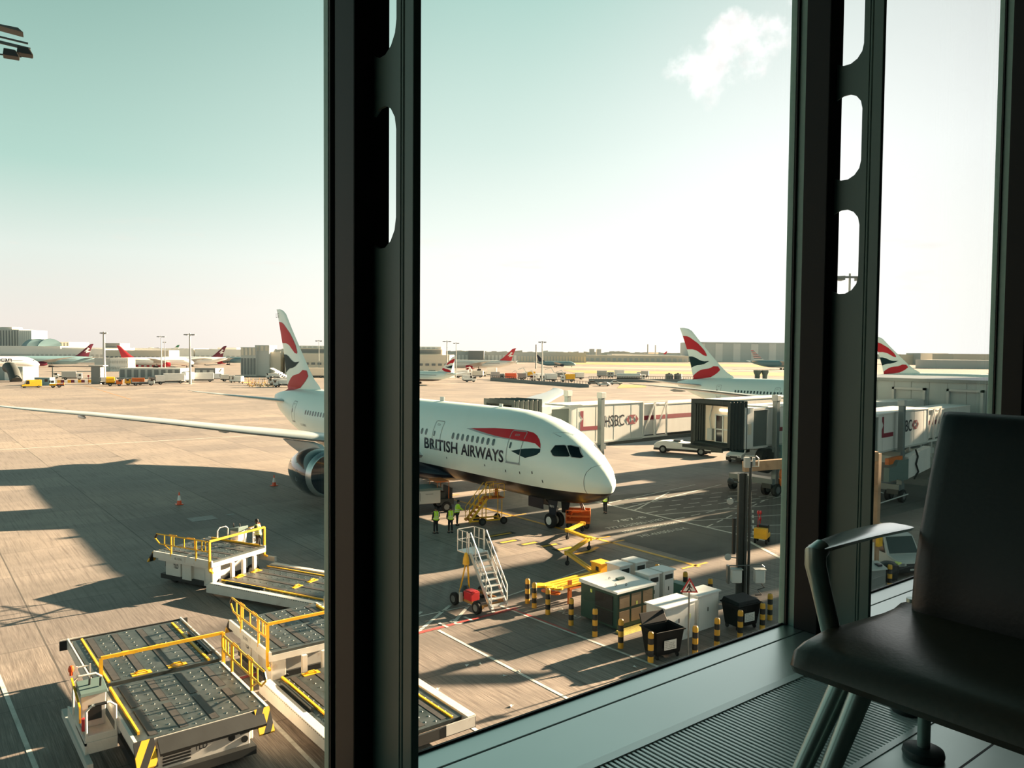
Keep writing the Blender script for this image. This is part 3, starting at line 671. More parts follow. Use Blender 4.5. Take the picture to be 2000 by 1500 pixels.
def ba_airliner(name, label, loc, detail=True, group=None, code='JG'):
    t = thing(name, label, 'airplane', loc, PI/2, group)
    fus = fuselage(t, M('airliner_white'), 56 if detail else 32)
    # belly fairing
    mb = MB(); rows = []
    for x, w, zt, zb in [(15.5,1.2,2.6,2.2),(17,2.6,3.2,1.75),(20,3.2,3.5,1.45),(26,3.3,3.6,1.4),(30,3.0,3.4,1.5),(33,2.2,3.0,1.8),(35,1.2,2.6,2.1)]:
        rows.append([(x, w*math.sin(2*PI*k/24), (zt+zb)/2+(zt-zb)/2*math.cos(2*PI*k/24)) for k in range(24)])
    vs = [p for r in rows for p in r]
    mb.add(vs, [(i*24+k, i*24+(k+1) % 24, (i+1)*24+(k+1) % 24, (i+1)*24+k) for i in range(6) for k in range(24)]+[tuple(range(24)), tuple(6*24+k for k in range(23, -1, -1))])
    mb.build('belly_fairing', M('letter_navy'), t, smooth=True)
    for s in (1, -1):
        w = foil(MB(), [(s*a[0],)+a[1:] for a in WING], 9).build('wing', M('wing_grey'), t, smooth=True, ang=50)
        for y in (8, 14.5, 20):
            tt = [a for a in WING if a[0] >= y-.5][0]; y = tt[0]
            MB().lathe([(-1.6, .05), (-.8, .16), (.6, .2), (1.3, .06)], (tt[2]-.9, s*y, tt[3]-.34), 'x', 10).build('flap_fairing', M('wing_grey'), w, smooth=True)
        foil(MB(), [(s*a[0],)+a[1:] for a in TAILP], 6).build('tailplane', M('wing_grey'), t, smooth=True, ang=50)
        # engine
        cx, cy, cz = 20.3, s*9.8, 2.62
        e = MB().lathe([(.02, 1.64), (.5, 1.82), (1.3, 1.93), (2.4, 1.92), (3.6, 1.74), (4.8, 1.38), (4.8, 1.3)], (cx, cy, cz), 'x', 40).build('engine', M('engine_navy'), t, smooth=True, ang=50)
        lip = MB(); prof = [(.62, 1.44), (.3, 1.45), (.1, 1.48), (-.04, 1.56), (0, 1.64), (.1, 1.70), (.42, 1.81)]
        nn = 40; vs = []
        for a, r in prof:
            for k in range(nn): vs.append((cx+a, cy+r*math.cos(2*PI*k/nn), cz+r*math.sin(2*PI*k/nn)))
        lip.add(vs, [(i*nn+k, i*nn+(k+1) % nn, (i+1)*nn+(k+1) % nn, (i+1)*nn+k) for i in range(len(prof)-1) for k in range(nn)])
        lip.build('inlet_lip', M('inlet_metal'), e, smooth=True, ang=80)
        fan = MB().mat(0).cyl((cx+1.0, cy, cz), (cx+1.05, cy, cz), 1.45, 32)
        vs = []
        tb = MB(); 
        for k in range(nn): fan.quad(*[(cx+a, cy+1.425*math.cos(2*PI*(k+b)/nn), cz+1.425*math.sin(2*PI*(k+b)/nn)) for a, b in ((.5,0),(.5,1),(1.02,1),(1.02,0))])
        for k in range(20):
            a = 2*PI*k/20; c1, s1, c2, s2 = math.cos(a), math.sin(a), math.cos(a+.26), math.sin(a+.26)
            fan.mat(1).quad((cx+.72, cy+.35*c1, cz+.35*s1), (cx+.82, cy+1.4*c1, cz+1.4*s1), (cx+.98, cy+1.4*c2, cz+1.4*s2), (cx+.95, cy+.35*c2, cz+.35*s2))
        fan.mat(1).lathe([(.35, .02), (.45, .14), (.7, .33), (.95, .40)], (cx, cy, cz), 'x', 20)
        fan.mat(2).tube([(cx+.36+.2*u, cy+(.05+.22*u)*math.cos(5*u), cz+(.05+.22*u)*math.sin(5*u)) for u in [i/12 for i in range(13)]], .022, 6)
        fan.build('fan', [M('fan_black'), M('dark_metal'), M('white_paint')], e)
        MB().lathe([(4.7, 1.0), (5.5, .85), (6.4, .5), (7.2, .1)], (cx, cy, cz), 'x', 20).build('exhaust_cone', M('dark_metal'), e, smooth=True)
        zt = 4.5
        MB().prism([(cx+.7, cz+1.75), (cx+1.8, cz+2.15), (cx+3.4, zt+.35), (cx+9, zt+.1), (cx+7, zt-.4), (cx+5, cz+1.1), (cx+3, cz+1.5)], cy-.22, cy+.22, 'y').build('pylon', M('wing_grey'), e, bevel=.08)
        lay('registration_panel', M('ba_grey'), e, *ring2(rrect(cx+1.9, cz-.1, .3, .9, .08), .04), lambda a, b: (a, cy+s*math.sqrt(max(0, 1.95**2-(b-cz)**2)), b))
    fin = vfoil(MB(), FIN, 10).build('fin', M('airliner_white'), t, smooth=True, ang=60)
    for s in ((1, -1) if detail else (1,)):
        ff = lambda a, b, s=s: (a, s*(fin_y(a, b)+.03) if b > 7.9 else s*(max(side_y(a, b), fin_y(a, b))+.03), b)
        for p, mm, nm in ((FIN_RED_UP, 'ba_red', 'red_ribbon'), (FIN_BLUE, 'ba_blue', 'blue_ribbon'), (FIN_RED_LO, 'ba_red', 'red_ribbon')):
            lay(nm, M(mm), fin, *poly(clip_fin(p)), ff, grid=.45)
    if detail:
        vs, fs = text2d('LG', .9, .55)
        lay('tail_letters', M('letter_navy'), fin, vs, fs, lambda a, b: (56.0-a, fin_y(56.0-a, 16.1+b)+.05, 15.95+b))
    # cabin windows
    xs = [8.92+.635*k for k in range(9)] + [17.8+.635*k for k in range(38)]
    for k, x in enumerate(xs if detail else xs[6:]):
        lay('cabin_window', M('cabin_glass'), t, *poly(rrect(x, 5.76, .30, .48, .13, 3, -.02)), on_fus())
    for s in ((1,) if detail else (1,)):
        def door(x, w, nm='cabin_door'):
            o = rrect(x, 5.64, w, 2.15, .16, 3)
            d = lay(nm, M('outline_grey'), t, *ring2(o, .055), on_fus(s, .02), grid=.3)
            lay('door_window', M('cabin_glass'), d, *poly(rrect(x+w*.28, 5.72, .16, .42, .07, 3)), on_fus(s, .025))
            lay('door_sill', M('ba_grey'), d, *poly([(x-w/2, 4.5), (x+w/2, 4.5), (x+w/2, 4.62), (x-w/2, 4.62)]), on_fus(s, .05))
            lay('door_handle', M('outline_grey'), d, *ring2(rrect(x+.05, 6.42, .42, .12, .05, 3), .03), on_fus(s, .03))
        door(6.70, 1.42); door(16.25, 1.2); door(33.2, 1.0); door(45.0, 1.1)
    if detail:
        f = on_fus(1, .016)
        ribbon = [(12.1,6.48),(9.37,6.70),(7.5,6.76),(6.1,6.74),(5.55,6.66),(5.15,6.5),(4.8,6.25),(4.58,6.0),(4.45,5.74),(5.0,6.02),(5.7,6.08),(7.0,6.13),(8.9,6.2),(10.6,6.34)]
        lay('red_nose_ribbon', M('ba_red'), t, *poly(ribbon), f, grid=.2)
        blue = [(4.44,5.72),(4.38,5.5),(4.6,5.3),(5.05,5.15),(5.52,5.02),(6.2,5.18),(6.95,5.36),(6.3,5.50),(5.7,5.62),(5.0,5.70)]
        lay('blue_nose_ribbon', M('ba_blue'), t, *poly(blue), f, grid=.2)
        lay('grey_ribbon_edge', M('ba_grey'), t, *poly([(12.6,6.42),(12.05,6.48),(10.6,6.34),(8.9,6.2),(7.0,6.13),(5.4,6.05),(7.0,6.07),(8.9,6.10),(10.6,6.22)]), f, grid=.25)
        for s_, x0, x1 in (('BRITISH', 17.9, 13.25), ('AIRWAYS', 12.78, 7.66)):
            vs, fs = text2d(s_, x0-x1, .86, off=.022)
            lay('airline_lettering', M('letter_navy'), t, vs, fs, lambda a, b, x0=x0: on_fus(1, .018)(x0-a, 4.46+b*1.0), grid=.35)
        vs, fs = text2d('G-ZBJG', 1.6, .28); lay('registration_letters', M('outline_grey'), t, vs, fs, lambda a, b: on_fus(1, .018)(42.7-a, 4.25+b), grid=.3)
        cw = M('glass_dark')
        w1 = [(3.66,5.62),(3.58,5.98),(3.10,6.02),(2.98,5.98),(2.40,5.42),(2.46,5.36),(3.26,5.33),(3.42,5.38)]
        w2 = [(2.92,6.0),(2.80,6.02),(2.36,5.9),(2.05,5.62),(1.74,5.36),(1.80,5.30),(2.26,5.34),(2.36,5.40)]
        for s in (1, -1):
            for p in (w1, w2): 
                c = lay('cockpit_window', cw, t, *poly(p), on_fus(s, .02), grid=.15)
                lay('window_frame', M('pale_grey'), c, *ring2(p, -.035), on_fus(s, .022), grid=.2)
        # radome seam, hatches and probes
        rs = [(x, z) for x, z in [(.78,4.93),(1.0,4.75),(1.12,4.45),(1.16,4.1),(1.16,3.7),(1.15,3.4),(1.1,3.05)]]
        band = [(x+.012, z) for x, z in rs]+[(x-.012, z) for x, z in rs[::-1]]
        lay('radome_seam', M('letter_navy'), t, *poly(band), on_fus(1, .016), grid=.3)
        lay('hatch_outline', M('ba_grey'), t, *ring2([(3.9,6.95-.18),(4.35,6.72),(3.75,6.5),(3.35,6.66)], .03), on_fus(1, .016))
        for x, z in ((9.95,4.02),(14.9,4.0),(4.9,4.1),(4.1,3.6),(6.1,3.95),(7.6,3.9)):
            lay('vent_port', M('letter_navy'), t, *poly(rrect(x, z, .07, .2 if x < 9 else .16, .03, 2)), on_fus(1, .02))
        MB().box(11.5, -.03, 8.0, 11.9, .03, 8.22).build('antenna', M('white_paint'), t)
        MB().box(19.5, -.03, 8.0, 20.1, .03, 8.35).build('antenna', M('white_paint'), t)
    # nose gear
    ng = MB().cyl((5.5, 0, .55), (5.45, 0, 2.3), .13, 14).cyl((5.5, 0, 1.1), (6.9, 0, 2.2), .07, 8).box(5.42, -.34, .45, 5.58, .34, .58).build('nose_gear', M('grey_metal'), t, smooth=True)
    for s in (1, -1):
        MB().wheel((5.5, s*.34, .52), .52, .36, 'y').build('wheel', [M('tyre'), M('white_paint')], ng, smooth=True)
        MB().prism([(4.75, 1.05), (5.35, 1.0), (5.5, 2.1), (4.5, 2.1)], s*.58-.02, s*.58+.02, 'y').build('gear_door', M('letter_navy'), ng)
        MB().box(6.0, s*.6-.02, 1.25, 7.6, s*.6+.02, 2.0).build('gear_door', M('letter_navy'), ng)
    vs, fs = text2d('BJG', .42, .18); lay('gear_letters', M('white_paint'), ng, vs, fs, lambda a, b: (5.3-a, .605, 1.5+b))
    MB().cyl((5.35, 0, 1.35), (5.2, 0, 1.35), .12, 12).box(5.3, -.3, 1.1, 5.4, .3, 1.2).build('taxi_light', M('steel'), ng)
    for s in (1, -1): gear(t, 28.2, s*4.9, 2, .62, .6)
    return t
main_plane = ba_airliner('airliner', 'white airliner with large navy lettering parked nose-in right outside the window', (35.7, 35.3, 0))
# ---------------------------------------------------------------- pier, added shadow blocks and passenger bridges
mat('bridge_white', (214, 212, 208), .4, var=.04, vs=.8, stretch=(3,3,.4), dirt=(178, 160, 142), ds=.7, dt=(.58, .9))
mat('bridge_roof', (222, 218, 212), .5, var=.05)
mat('pier_cladding', (158, 168, 166), .45, var=.04, vs=.3)
mat('corrugated', (96, 106, 102), .5, var=.08, vs=1)
mat('bellows', (70, 74, 72), .6, var=.15, vs=3)
mat('bellows_dark', (30, 40, 38), .6, var=.15, vs=3)
mat('bridge_red', (124, 28, 48), .45)
mat('column_grey', (112, 122, 122), .4, metal=.3, var=.06)
mat('rust_beam', (164, 134, 104), .6, var=.2, vs=1.5, dirt=(110, 70, 46), ds=1.2, dt=(.55, .8))
mat('blocker_concrete', (150, 150, 146), .7, var=.06, vs=.2)
mat('interior_cream', (226, 208, 186), .5)
def rot(a): return Matrix.Rotation(a, 4, 'Z')
# pier wing the bridges dock into
pier = thing('pier_building', 'low grey panel-clad pier building behind the right-hand passenger bridge', 'building', (88, 20, 0))
MB().box(0, 0, 0, 14, 33.5, 9.35).build('wall', M('pier_cladding'), pier)
MB().box(-.25, -.2, 9.25, 14.2, 33.7, 9.6).build('roof_edge', M('column_grey'), pier)
mb = MB()
for k in range(18): mb.box(-.03, k*1.9+.3, 0, 0, k*1.9+.34, 9.25)
mb.build('panel_joints', M('mid_grey'), pier)
for y in (13.8, 19.6): MB().box(-.35, y, 4.1, 0, y+.25, 8.6).box(-.35, y+3.35, 4.1, 0, y+3.6, 8.6).box(-.35, y, 8.35, 0, y+3.6, 8.6).build('docking_frame', M('pale_grey'), pier)
# unseen blocks added right of the windows, heights shaped to cast shadow bands
tb = thing('terminal_building', 'unseen stepped block added right of the pier to cast shadow bands', 'building', (105, -40, 0))
SHADE_STEPS = [(-40, 15, 24.2), (15, 17.8, 24.8), (17.8, 18.7, 17), (18.7, 22.3, 25.7), (22.3, 24.8, 18), (24.8, 29.2, 28.2), (29.2, 33.6, 15.5), (33.6, 38.2, 21.3)]
for a, b, h in SHADE_STEPS: MB().box(0, a+40, 0, 16, b+40, h).build('block', M('blocker_concrete'), tb)
st_ = thing('shade_tower', 'unseen grey tower added between two passenger bridges to shade the apron', 'building', (75, 43.4, 0))  # made-up shadow caster, hidden from view by the mullion
MB().box(0, 0, 0, 3, 5.0, 11.6).build('wall', M('pier_cladding'), st_); MB().box(-.1, -.1, 11.6, 3.1, 5.1, 11.8).build('roof_edge', M('column_grey'), st_)

def hex_logo(parent, x, z, s, y=-.03):
    p = lambda a, b: (x+a*s, z+b*s)
    for i, t in enumerate([[(-1,0),(-.5,-.5),(-.5,.5)], [(1,0),(.5,.5),(.5,-.5)], [(-.5,.5),(0,0),(.5,.5)], [(-.5,-.5),(.5,-.5),(0,0)]]):
        lay('hexagon_logo_piece', M('bridge_red'), parent, *poly([p(*q) for q in t]), lambda a, b: (a, y, b))
def passenger_bridge(label, loc, rz, L, xL, xT, xlat, cab='closed', col=None, h0=4.35, h1=7.75, curtain=(0, 1.9), ribbed=False, colback=True, tw=2.75, hx=None, hs=.78):
    """local x runs from the cab to the pier, the camera side is y = 0, body is 3 m deep"""
    t = thing('passenger_bridge', label, 'passenger bridge', loc, rz, 'passenger bridges')
    # outer tunnel, roof, then inner tunnel behind a lattice frame
    x0 = curtain[1]
    mb = MB().box(x0, 0, h0, xlat, 3.0, h1-.12).mat(1); x = x0+.9
    while x < xlat: mb.box(x, -.012, h0+.05, x+.02, 0, h1-.15); x += 2.3
    body = mb.build('tunnel', [M('bridge_white'), M('pale_grey')], t)
    MB().box(x0-.05, -.06, h1-.14, xlat, 3.06, h1).build('roof', M('bridge_roof'), body, bevel=.04)
    MB().box(x0, -.05, h0-.14, xlat, .1, h0).build('sill_rail', M('pale_grey'), body)
    inner = MB().box(xlat, .25, h0+.18, L, 2.75, h1-.35).build('inner_tunnel', M('bridge_white'), t)
    MB().box(xlat, .2, h1-.4, L, 2.8, h1-.3).build('roof', M('bridge_roof'), inner)
    MB().box(xlat, .24, (h0+h1)/2-.12, L, .25, (h0+h1)/2+.28).build('red_stripe', M('bridge_red'), inner)
    lt = MB()
    for k in range(3):
        a = xlat+.1+k*1.7; 
        lt.bar((a, .02, h0), (a, .02, h1-.1), .14, .14)
        if k < 2: lt.bar((a, .02, h0), (a+1.7, .02, h1-.1), .14, .1)
    lt.bar((xlat, .02, h1-.1), (xlat+3.6, .02, h1-.1), .16, .16).bar((xlat, .02, h0), (xlat+3.6, .02, h0), .16, .16)
    lt.build('lattice_frame', M('bridge_white'), t)
    MB().box(xlat-4, .5, h0-.5, L-1, .8, h0-.15).box(xlat-4, 2.2, h0-.5, L-1, 2.5, h0-.15).build('underframe', M('grey_metal'), t)
    # red L, lettering, hexagon
    s = 1.0; q = [(0, 2.35), (.42, 2.35), (.42, .48), (2.6, .48), (2.6, 0), (0, 0), (0, .95), (.33, 1.4), (0, 1.85)]
    k = 1.0
    lay('red_corner_mark', M('bridge_red'), body, *poly([(xL+a*k*.92, h0+1.05+b*.72) for a, b in q]), lambda a, b: (a, -.02, b))
    vs, fs = text2d('HSBC', tw, 1.0, off=.008); lay('lettering', M('letter_navy'), body, vs, fs, lambda a, b: (xT+a, -.03, h0+1.22+b))
    hex_logo(body, hx or xT+3.75, h0+1.72, hs)
    # cab: corrugated curtain wall, cab box, folding bellows
    mb = MB(); n = 16; c0, c1 = curtain
    for i in range(n):
        a = c0+(c1-c0)*i/n; b = c0+(c1-c0)*(i+.5)/n; d = c0+(c1-c0)*(i+1)/n
        mb.quad((a, .12, h0-.05), (b, .05, h0-.05), (b, .05, h1-.3), (a, .12, h1-.3)).quad((b, .05, h0-.05), (d, .12, h0-.05), (d, .12, h1-.3), (b, .05, h1-.3))
    mb.build('corrugated_curtain', M('corrugated'), t)
    MB().box(c0, .15, h0-.1, c1+.1, 2.9, h1-.15).box(c0-.1, -.03, h1-.28, c1+.1, 3.0, h1-.1).box(c0-.05, 0, h0-.25, c1+.1, 3, h0-.06).build('cab_rotunda', M('bridge_white'), t)
    MB().box(-1.15 if cab == 'closed' else -.9, -.08, h0-.2, 0, 3.1, h1+.02).build('cab', M('bridge_white'), t, bevel=.04)
    MB().box(-.8, -.12, h0+1.0, -.35, -.07, h0+1.9).build('cab_window', M('interior_cream'), t)
    if col is not None:
        for y in ((-.55, 3.55) if colback else (-.55,)):
            c = MB().box(col-.22, y-.22, 1.0, col+.22, y+.22, h1+.55).build('lift_column', M('column_grey'), t, bevel=.03)
            MB().box(col-.28, y-.28, h1+.5, col+.28, y+.28, h1+1.0).build('column_cap', M('pale_grey'), c, bevel=.03)
        MB().box(col-.5, -.7, h0-.6, col+.5, 3.7, h0-.2).build('cross_beam', M('column_grey'), t)
        MB().box(col-.6, -.7, 1.0, col+.6, 3.7, 1.5).build('cross_beam', M('column_grey'), t)
        for y in (-.2, 3.2):
            w = MB().box(col-.7, y-.45, .7, col+.7, y+.45, 1.1).build('drive_bogie', M('dark_metal'), t)
            for s in (-1, 1): MB().wheel((col, y+s*.5, .55), .55, .4, 'y').build('wheel', [M('tyre'), M('grey_metal')], w, smooth=True)
    return t
def bellows(t, p0, p1, q0, q1, z0, z1, n, matr, inside=False):
    "folding hood between an opening edge p0-p1 (camera side first) and the cab edge q0-q1, plan points"
    mb = MB(); p0, p1, q0, q1 = map(Vector, (p0, p1, q0, q1)); rings = []
    for i in range(n*2+1):
        s = i/(2*n); a = p0.lerp(q0, s); b = p1.lerp(q1, s); g = .13 if i % 2 else 0; d = (b-a).normalized()
        a2, b2 = a+d*g, b-d*g; w = .32
        o = [(a2.x, a2.y, z0+g), (b2.x, b2.y, z0+g), (b2.x, b2.y, z1-g), (a2.x, a2.y, z1-g)]
        a3, b3 = a2+d*w, b2-d*w
        rings.append(o+[(a3.x, a3.y, z0+g+w), (b3.x, b3.y, z0+g+w), (b3.x, b3.y, z1-g-w), (a3.x, a3.y, z1-g-w)])
    vs = [p for r in rings for p in r]; m = len(rings); fs = []
    for i in range(m-1):
        for base in (0, 4):
            for j in range(4): fs.append((i*8+base+j, i*8+base+(j+1) % 4, (i+1)*8+base+(j+1) % 4, (i+1)*8+base+j))
    for i in (0, m-1):
        for j in range(4): fs.append((i*8+j, i*8+(j+1) % 4, i*8+4+(j+1) % 4, i*8+4+j))
    return mb.add(vs, fs).build('bellows', matr, t)
# the bridge docked on the far side of the nose
ba = passenger_bridge('white passenger bridge docked to the far side of the nearest airliner', (42.3, 48.9, 0), math.radians(2.5), 45, 3.4, 6.4, 11.5, col=5.4, h0=4.4, h1=7.7, curtain=(0, 2.15), tw=2.6, hx=10.1, hs=.85)
bellows(ba, (-3.9, .1), (-4.2, 3.6), (-1.1, -.1), (-1.1, 3.1), 4.4, 8.3, 6, M('bellows'))
# the parked bridge with its open hood
bb = passenger_bridge('white passenger bridge parked with its dark folding hood open towards the nose', (56.4, 39.4, 0), 0, 31.2, 3.5, 8.6, 15.5, colback=False, col=2.5, curtain=(0, 2.1), h0=4.4, h1=7.65)
bellows(bb, (-2.85, .15), (-2.05, 4.85), (-.95, -.12), (-1.2, 4.3), 4.15, 8.2, 5, M('bellows_dark'))
MB().prism([(.0, 4.35), (4.3, 4.35), (4.3, 8.0), (.0, 8.0)], -1.25, -1.19, 'x').build('cab_front_wall', M('interior_cream'), bb)
fd = MB()
for y in (.4, 1.2, 2.0, 2.75): fd.box(-1.33, y, 4.5, -1.25, y+.1, 6.9)
fd.box(-1.33, .4, 4.5, -1.25, 2.85, 4.62).box(-1.33, .4, 6.85, -1.25, 2.85, 6.97).box(-1.33, .4, 5.65, -1.25, 2.85, 5.73)
fd.build('cab_doors', M('white_paint'), bb)
for y in (.5, 2.1): MB().box(-1.27, y, 4.62, -1.255, y+.65, 6.85).build('door_glass', M('glass_dark'), bb)
MB().box(-1.35, .5, 7.25, -1.25, 2.4, 7.42).build('strip_lamp', mat('lamp_glow', (255, 236, 205), .4, emit=5), bb)
MB().box(-1.55, 3.0, 4.7, -1.25, 3.5, 5.7).tube([(-1.4, 3.2, 5.7), (-1.5, 3.3, 6.6), (-1.3, 3.1, 7.9)], .04, 6).build('control_box', M('pale_grey'), bb)
MB().box(-3.7, .3, 4.15, -1.1, 4.4, 4.4).build('hood_floor', M('bellows_dark'), bb)
# undercarriage clutter of the parked bridge: hose reel, panels, beacon
MB().lathe([(-.35, .2), (-.35, 1.05), (.35, 1.05), (.35, .2)], (1.5, -.2, 3.1), 'y', 28).lathe([(-.45, .3), (-.45, .42), (.4, .42), (.4, .3)], (1.5, -.2, 3.1), 'y', 20).build('hose_reel', M('dark_metal'), bb, smooth=True)
mb = MB().box(3.4, -.5, 1.5, 3.9, -.3, 4.3)
for k in range(4): mb.box(3.9, -.45, 1.7+k*.66, 7.2, -.35, 2.28+k*.66)
mb.box(4.6, -.6, .6, 4.72, -.45, 4.3)
mb.build('service_stair_panels', mat('panel_teal', (120, 158, 152), .4), bb)
MB().lathe([(.9, .22), (1.5, .26), (1.55, .2), (1.9, .24), (2.2, .2), (2.4, .05)], (3.0, -.9, 0), 'z', 14).build('warning_beacon', M('orange_paint'), bb, smooth=True)
# the right-hand bridge
bc = passenger_bridge('white passenger bridge seen through the narrow right-hand window pane', (58.3, 31.0, 0), math.radians(6), 27.3, 4.0, 7.6, 14.3, col=6.7, curtain=(.6, 3.3), h0=4.4, h1=7.45, tw=2.9)
mb = MB()
for x in (10.2, 12.9, 15.6): mb.bar((x, .1, 4.3), (x, .1, 2.9), .25, .25)
mb.bar((9.4, .1, 3.5), (16, .1, 3.5), .35, .5)
mb.build('stair_hangers', M('pale_grey'), bc)
MB().hexa([(7.4, -.9, 1.9), (12.6, -.9, 2.3), (12.6, -.3, 2.3), (7.4, -.3, 1.9)], [(7.4, -.9, 3.7), (12.6, -.9, 4.2), (12.6, -.3, 4.2), (7.4, -.3, 3.7)]).build('cover_panel', M('bridge_white'), bc)
MB().box(5.6, -1.0, 1.9, 7.2, -.6, 3.6).lathe([(-.3, .2), (-.3, .8), (.3, .8), (.3, .2)], (5.0, -.8, 2.9), 'y', 24).box(2.5, -1.2, 2.2, 4.2, -.8, 3.3).build('drive_gear', mat('drive_teal', (92, 112, 108), .5), bc)
MB().box(3.5, -.8, 3.4, 6.4, -.5, 3.9).build('yellow_guard', M('orange_paint'), bc)
MB().tube([(9.0, -.9, 4.2), (9.3, -1, 3.6), (8.9, -1, 3.0), (9.5, -1, 2.3), (8.6, -1, 1.8)], .07, 8).build('power_cable', M('rubber'), bc, smooth=True)
MB().tube([(-.5, -.5, .9), (1.5, -.9, .6), (5.8, -1.5, .9)], .05, 6).tube([(1.0, -.8, .6), (1.8, -.6, 1.5), (3, -.6, 1.2)], .05, 6).build('tow_frame', M('pale_grey'), bc)
MB().box(8.6, -3.0, .9, 9.9, -2.2, 1.9).box(8.4, -3.1, 1.9, 10.2, -2.1, 2.0).box(9.0, -2.8, 0, 9.4, -2.4, .9).build('power_socket_box', M('mid_grey'), bc)

# ---------------------------------------------------------------- gantry and steel mast by the cabinets
gn = thing('sign_gantry', 'tan steel gantry beam on a tall post behind the dark mast', 'gantry', (34.2, 24.4, 0))
MB().bar((0, 0, 6.3), (6.6, -3.6, 6.75), .3, .5).build('beam', M('rust_beam'), gn)
MB().box(6.5, -3.75, 0, 6.8, -3.45, 6.9).build('post', M('rust_beam'), gn)
MB().box(6.35, -3.95, 2.0, 6.75, -3.78, 2.6).build('yellow_plate', M('yellow_paint'), gn)
ms = thing('equipment_mast', 'tall dark steel mast carrying grey lamp boxes and round horns', 'mast', (33.2, 23.6, 0), math.radians(-38))
MB().box(-.30, -.12, 0, -.22, .18, 6.15).box(.02, -.12, 0, .10, .18, 6.15).box(-.22, 0, 0, .02, .05, 6.15).build('column', M('dark_metal'), ms, bevel=.01)
MB().cyl((.28, 0, 0), (.28, 0, 6.75), .07, 12).build('pipe', M('dark_metal'), ms, smooth=True)
MB().cyl((.16, .02, 0), (.16, .02, 5.9), .03, 8).build('cable_conduit', M('grey_metal'), ms, smooth=True)
MB().box(-.55, -.1, 2.1, -.42, .1, 3.9).build('side_panel', M('black_paint'), ms)
for k, (z, x) in enumerate([(5.75, -.72), (4.75, -.72), (1.95, -.78)]):
    h = MB().tube([(x, -.05, z), (-.28, 0, z-.06)], .025, 8).build('horn_arm', M('grey_metal'), ms)
    MB().lathe([(-.07, .06), (-.05, .15), (.03, .17), (.06, .10)], (x, -.08, z), 'y', 18).build('horn_disc', M('pale_grey' if k else 'dark_metal'), h, smooth=True)
MB().box(-.05, -.2, 6.45, .22, .1, 6.95).build('junction_box', M('pale_grey'), ms, bevel=.01)
MB().tube([(.0, 0, 7.02), (.55, 0, 7.02), (.68, 0, 6.9), (.68, 0, 6.5), (.3, 0, 6.5)], .03, 6).box(.36, -.05, 6.55, .5, .05, 6.95).build('bracket', M('pale_grey'), ms)
for x in (-.65, .5):
    b_ = MB().box(x, -.42, .72, x+.5, -.05, 1.38).build('lamp_box', M('cabinet_white'), ms, bevel=.05)
    MB().box(x-.02, -.44, 1.38, x+.55, -.02, 1.42).build('lid', M('pale_grey'), b_)
MB().box(-.78, -.1, .6, -.68, .2, 1.5).tube([(-.75, -.2, 1.55), (.9, -.2, 1.6), (1.0, -.2, 1.5)], .03, 6).build('box_bracket', M('grey_metal'), ms)
MB().tube([(.8, -.2, .75), (1.0, -.3, .5), (.7, -.2, .35), (.9, -.2, .1), (.6, -.1, .05)], .03, 6).build('loose_cable', M('rubber'), ms, smooth=True)
# ---------------------------------------------------------------- stand equipment
mat('deck_metal', (86, 92, 91), .42, metal=.55, var=.25, vs=3, dirt=(46, 58, 54), ds=1.2, dt=(.45, .7))
mat('deck_strip', (80, 76, 73), .5, metal=.4, var=.2, vs=6)
mat('loader_white', (208, 205, 198), .45, var=.06, vs=2, dirt=(150, 118, 92), ds=1.6, dt=(.6, .85))
mat('steel_stud', (176, 180, 176), .3, metal=1)
mat('deck_dark', (32, 35, 35), .6, var=.2, vs=3)
def striped(name, a, b, scale, ang):
    m = bpy.data.materials.new(name); m.use_nodes = True; MATS[name] = m; nt = m.node_tree; n = nt.nodes; l = nt.links; bs = n['Principled BSDF']; bs.inputs['Roughness'].default_value = .5
    tc = n.new('ShaderNodeTexCoord'); d = n.new('ShaderNodeVectorMath'); d.operation = 'DOT_PRODUCT'; l.new(tc.outputs['Object'], d.inputs[0]); d.inputs[1].default_value = ang
    f = n.new('ShaderNodeMath'); f.operation = 'MULTIPLY'; l.new(d.outputs['Value'], f.inputs[0]); f.inputs[1].default_value = scale
    g = n.new('ShaderNodeMath'); g.operation = 'FRACT'; l.new(f.outputs[0], g.inputs[0]); h = n.new('ShaderNodeMath'); h.operation = 'GREATER_THAN'; l.new(g.outputs[0], h.inputs[0]); h.inputs[1].default_value = .5
    mx = n.new('ShaderNodeMix'); mx.data_type = 'RGBA'; l.new(h.outputs[0], mx.inputs[0]); mx.inputs[6].default_value = L4(a); mx.inputs[7].default_value = L4(b); l.new(mx.outputs[2], bs.inputs['Base Color'])
striped('hazard', (222, 170, 40), (30, 30, 30), 3.2, (.0, .75, .5))
striped('bollard_bands', (214, 160, 48), (26, 26, 26), 2.08, (0, 0, 1))

